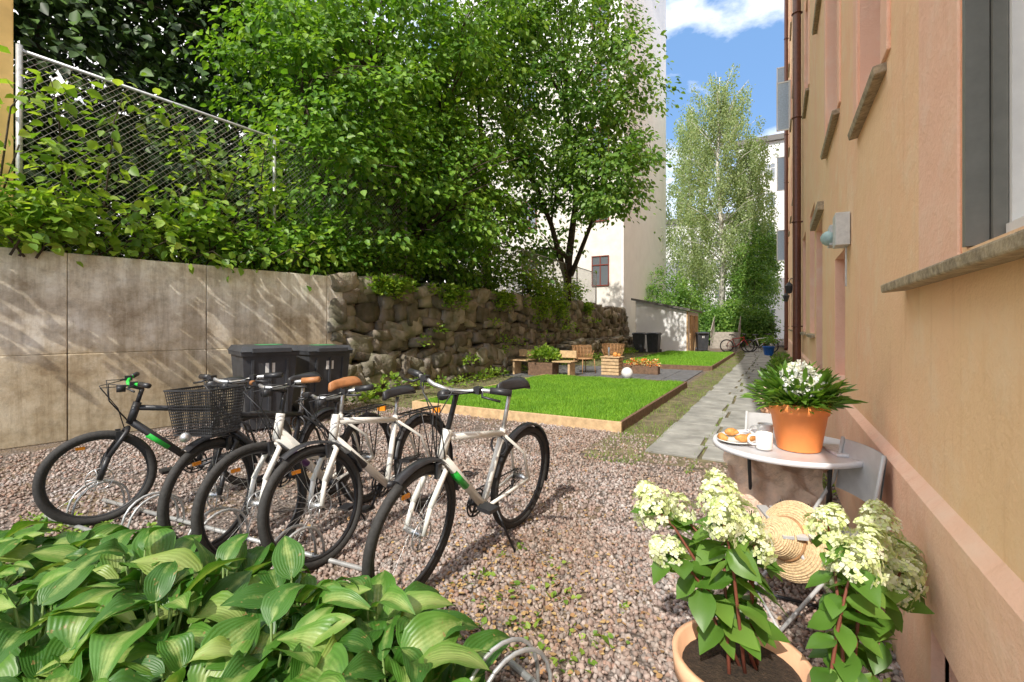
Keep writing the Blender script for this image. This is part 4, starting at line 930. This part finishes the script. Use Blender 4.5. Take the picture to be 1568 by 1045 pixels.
# knitted throw heaped on the far chair's seat, its fringe hanging over the front
mb = MB(); vs = []; n1, n2 = 44, 36
for i in range(n1):
    for j in range(n2):
        x = -.25+.50*i/(n1-1); t = j/(n2-1); edge = .40+.05*math.sin(x*14)+.025*math.sin(x*47)
        if t < .3: y_ = -.22-.025*math.sin(x*42); z = edge+(.52-edge)*t/.3
        else: y_ = -.22+(t-.3)/.7*.32; z = .52+.10*math.sin((t-.3)/.7*2.4)
        z += (.022*math.sin(x*34+t*12)+.020*math.sin(x*16-t*15))*(.3+t); y_ += .02*math.sin(x*36+t*5); vs.append((-.02+x*(1+.08*math.sin(t*11)), 3.18+y_, z))
mb.add(vs, [(i*n2+j, (i+1)*n2+j, (i+1)*n2+j+1, i*n2+j+1) for i in range(n1-1) for j in range(n2-1)], 0, True)
for i in range(0, n1, 1):
    q = vs[i*n2]; mb.tube([q, (q[0]+random.uniform(-.01, .01), q[1], q[2]-.06)], .003, 3, 0)
o = mb.build("knitted_blanket", [M_blanket])
# straw hat hung on the near chair's corner
hc_ = V(at(1205, 825, 2.2)); ax_h = (V((0, 0, 1.25))-hc_); ax_h.z = 0; ax_h.normalize()
ax_h = (Matrix.Rotation(math.radians(-38), 3, 'Z') @ ax_h+V((0, 0, .35))).normalized()
mb = MB(); mb.M = Matrix.Translation(hc_) @ ax_h.to_track_quat('Z', 'Y').to_matrix().to_4x4()
hp = [(.002, .115), (.04, .113), (.068, .098), (.082, .07), (.088, .03), (.092, .0), (.12, -.008), (.155, -.02), (.18, -.042)]
mb.lathe(hp, (0, 0, 0), 40, 0)
for i in range(len(hp)-1):
    for q in (0, .33, .66):
        r = hp[i][0]*(1-q)+hp[i+1][0]*q; z = hp[i][1]*(1-q)+hp[i+1][1]*q
        if r > .01: mb.ring((0, 0, z), r, .0042, 'Z', 40, 5, 0)
mb.ring((0, 0, .012), .0935, .007, 'Z', 40, 6, 1)
mb.build("straw_hat", [M_straw, M_wicker])
tp = (.10, 2.93, .75)
mb = MB(); mb.lathe([(.10, 0), (.103, .01), (.132, .19), (.14, .19), (.146, .245), (.138, .247), (.128, .2), (.001, .2)], tp, 40, 0); mb.lathe([(.001, .215), (.127, .205)], tp, 24, 1)
o = mb.build("flowering_pot_plant", [M_opot, M_soil])
n = 900; d = rdir(n); d[:, 2] = np.abs(d[:, 2])*.8+.2; p = np.array(tp)+np.array([0, 0, .2])+d*rng.uniform(.05, .2, (n, 1))
NL = [(0, 0, 0), (.11, .35, .03), (.09, .7, 0), (0, 1, -.12), (-.09, .7, 0), (-.11, .35, .03)]
scatter("leaves", NL, LEAF_F, p, frames(d+rdir(n)*.4, rdir(n)*.5+np.array([0, 0, 1])), rng.uniform(.06, .11, n), M_hyleaf, o)
fc = np.array([(.02, -.06, .40), (-.05, -.04, .38), (.07, -.07, .36), (.0, .02, .42), (.04, -.1, .34), (-.02, -.11, .34)])+np.array(tp); n = 420
q = fc[rng.integers(0, 6, n)]+rdir(n)*.045; nn = rdir(n)+np.array([0, -.3, .8])
scatter("flowers", FL, FF, q, frames(np.cross(nn, rdir(n)), nn), rng.uniform(.012, .02, n), M_wflower, o)
for mc in ((-.06, 2.82, .748), (-.06, 3.08, .748)):
    mb = MB(); mb.lathe([(.001, .004), (.036, .004), (.040, .01), (.041, .09), (.038, .09), (.036, .015), (.001, .012)], mc, 28, 0); mb.ring((mc[0]-.05, mc[1], mc[2]+.048), .025, .006, 'Y', 20, 6, 0); mb.build("coffee_mug", [M_china])
mb = MB(); pc = (-.20, 2.92, .748); mb.lathe([(.001, .004), (.06, .004), (.10, .016), (.10, .02), (.06, .01), (.001, .009)], pc, 32, 0)
for k_ in range(4):
    a = k_*1.6+.4; cx, cy = pc[0]+.045*math.cos(a), pc[1]+.045*math.sin(a); pts = []; rs = []
    for i in range(9): b2 = -1.2+2.4*i/8+a; pts.append((cx+.035*math.cos(b2), cy+.035*math.sin(b2), pc[2]+.03+.012*(k_ % 2))); rs.append(.006+.016*math.sin(math.pi*i/8)+(.002 if i % 2 else 0))
    mb.tube(pts, rs, 8, 1)
mb.build("pastry_plate", [M_china, M_bread])
mb = MB(); mb.box((.30, 2.98, .754), (.15, .22, .012), 0, rz=.3); mb.build("magazine", [M_paper])
mb = MB(); fpz = (.02, 4.5, .45); mb.lathe([(.08, 0), (.11, .22), (.12, .22), (.12, .26), (.11, .26), (.10, .22), (.001, .22)], fpz, 28, 0)
for sx in (-.14, .14):
    for sy in (-.14, .14): mb.box((fpz[0]+sx, fpz[1]+sy, .21), (.03, .03, .42), 1)
mb.box((fpz[0], fpz[1], .435), (.34, .34, .025), 1)
o = mb.build("flower_pot", [M_terra, M_wood]); leafclump("flowers", [(fpz[0], fpz[1], .76)], .17, 260, .05, M_pflower, o, flat=1)
for (x, y_, r, h_, m_) in ((-.0, 7.0, .22, .5, M_leafS), (-.05, 10.5, .25, .5, M_leafB), (.1, 13.5, .3, .6, M_leafB)):
    mb = MB(); mb.lathe([(.12, 0), (.17, .28), (.19, .28), (.19, .32), (.16, .32), (.15, .28), (.001, .28)], (x, y_, 0), 24, 0); o = mb.build("potted_plant", [M_terra]); leafclump("leaves", [(x, y_, .42)], r, 260, .08, m_, o, flat=1)
mb = MB(); mb.lathe([(.18, 0), (.26, .4), (.28, .4), (.28, .45), (.24, .45), (.22, .4), (.001, .4)], (-.35, 25.5, 0), 24, 0); o = mb.build("blue_pot_plant", [M_blue]); leafclump("leaves", [(-.35, 25.5, .6)], .35, 200, .1, M_leafB, o, flat=1)
# ------------------------------------------------------------------ patio furniture
def wicker_chair(c, rz):
    mb = MB(); mb.M = Matrix.Translation((*c, .025)) @ Matrix.Rotation(rz, 4, 'Z')
    for sx in (-.24, .24):
        for sy in (-.22, .22): mb.tube([(sx, sy, 0), (sx*.9, sy*.9, .42)], .014, 6, 0)
    mb.lathe([(.001, .41), (.26, .41), (.27, .43), (.26, .45), (.001, .45)], (0, 0, 0), 20, 0)
    for k_ in range(9):
        z = .48+k_*.04; mb.ring((0, 0, z), .28+.01*k_, .012, 'Z', 20, 5, 0, math.radians(-10+k_*3), math.radians(190-k_*3))
    for i in range(11): a = math.radians(-5+19*i); mb.tube([(.27*math.cos(a), .27*math.sin(a), .43), (.35*math.cos(a), .35*math.sin(a), .66+.14*max(0, math.sin(a)))], .009, 5, 0)
    mb.build("wicker_chair", [M_wicker])
wicker_chair((-4.95, 13.1), math.radians(60)); wicker_chair((-4.55, 14.6), math.radians(10))
mb = MB()
for i in range(5):
    for s in (-1, 1): mb.box((-4.1, 13.1+s*.22, .07+i*.095), (.5, .02, .075), 0); mb.box((-4.1+s*.24, 13.1, .07+i*.095), (.02, .42, .075), 0)
mb.box((-4.1, 13.1, .53), (.56, .5, .025), 0); mb.tube([(-4.2, 13.1, .54), (-4.2, 13.1, .8)], .03, 10, 1); mb.ball((-4.0, 13.05, .6), .07, 2); mb.ball((-3.92, 13.15, .58), .05, 2)
mb.build("crate_table", [M_wood, M_glass, M_bread])
mb = MB(); mb.ball((-3.45, 12.3, .17), .15, 0, 24); mb.lathe([(.08, 0), (.09, .03)], (-3.45, 12.3, .025), 20, 0); mb.build("globe_lamp", [M_china])
mb = MB(); mb.box((-3.4, 13.8, .14), (.9, .3, .24), 0); o = mb.build("flower_box", [M_dwood], bevel=.01); leafclump("flowers", [(-3.7, 13.8, .26), (-3.4, 13.8, .28), (-3.1, 13.8, .26)], .2, 150, .06, M_oflower, o, flat=1)
mb = MB(); mb.box((-5.75, 12.0, .2), (.75, .45, .36), 0)
for s in (-1, 1):
    mb.box((-5.75+s*.65, 12.0, .43), (.55, .5, .03), 1); mb.box((-5.75+s*.85, 12.0, .22), (.06, .4, .4), 1); mb.box((-5.75+s*.65, 12.25, .62), (.5, .03, .2), 1)
o = mb.build("planter_bench", [M_dwood, M_wood], bevel=.006); leafclump("leaves", [(-5.95, 12, .5), (-5.75, 12, .6), (-5.5, 12, .5)], .28, 200, .09, M_leafS, o, flat=1)
wl = [(-6.7+random.uniform(-.1, .3), random.uniform(5.8, 25), .05) for _ in range(45)]+[(-6.3, 6.3, .2), (-6.2, 7.3, .2), (-6.4, 6.7, .3), (-6.6, 9.6, .5), (-5.9, 7.6, .15)]*2+[(-6.9+random.uniform(0, .1), random.uniform(7, 20), random.uniform(.6, 1.8)) for _ in range(16)]
leafclump("wall_weeds", wl, .22, 26, .09, M_leafS, flat=1)
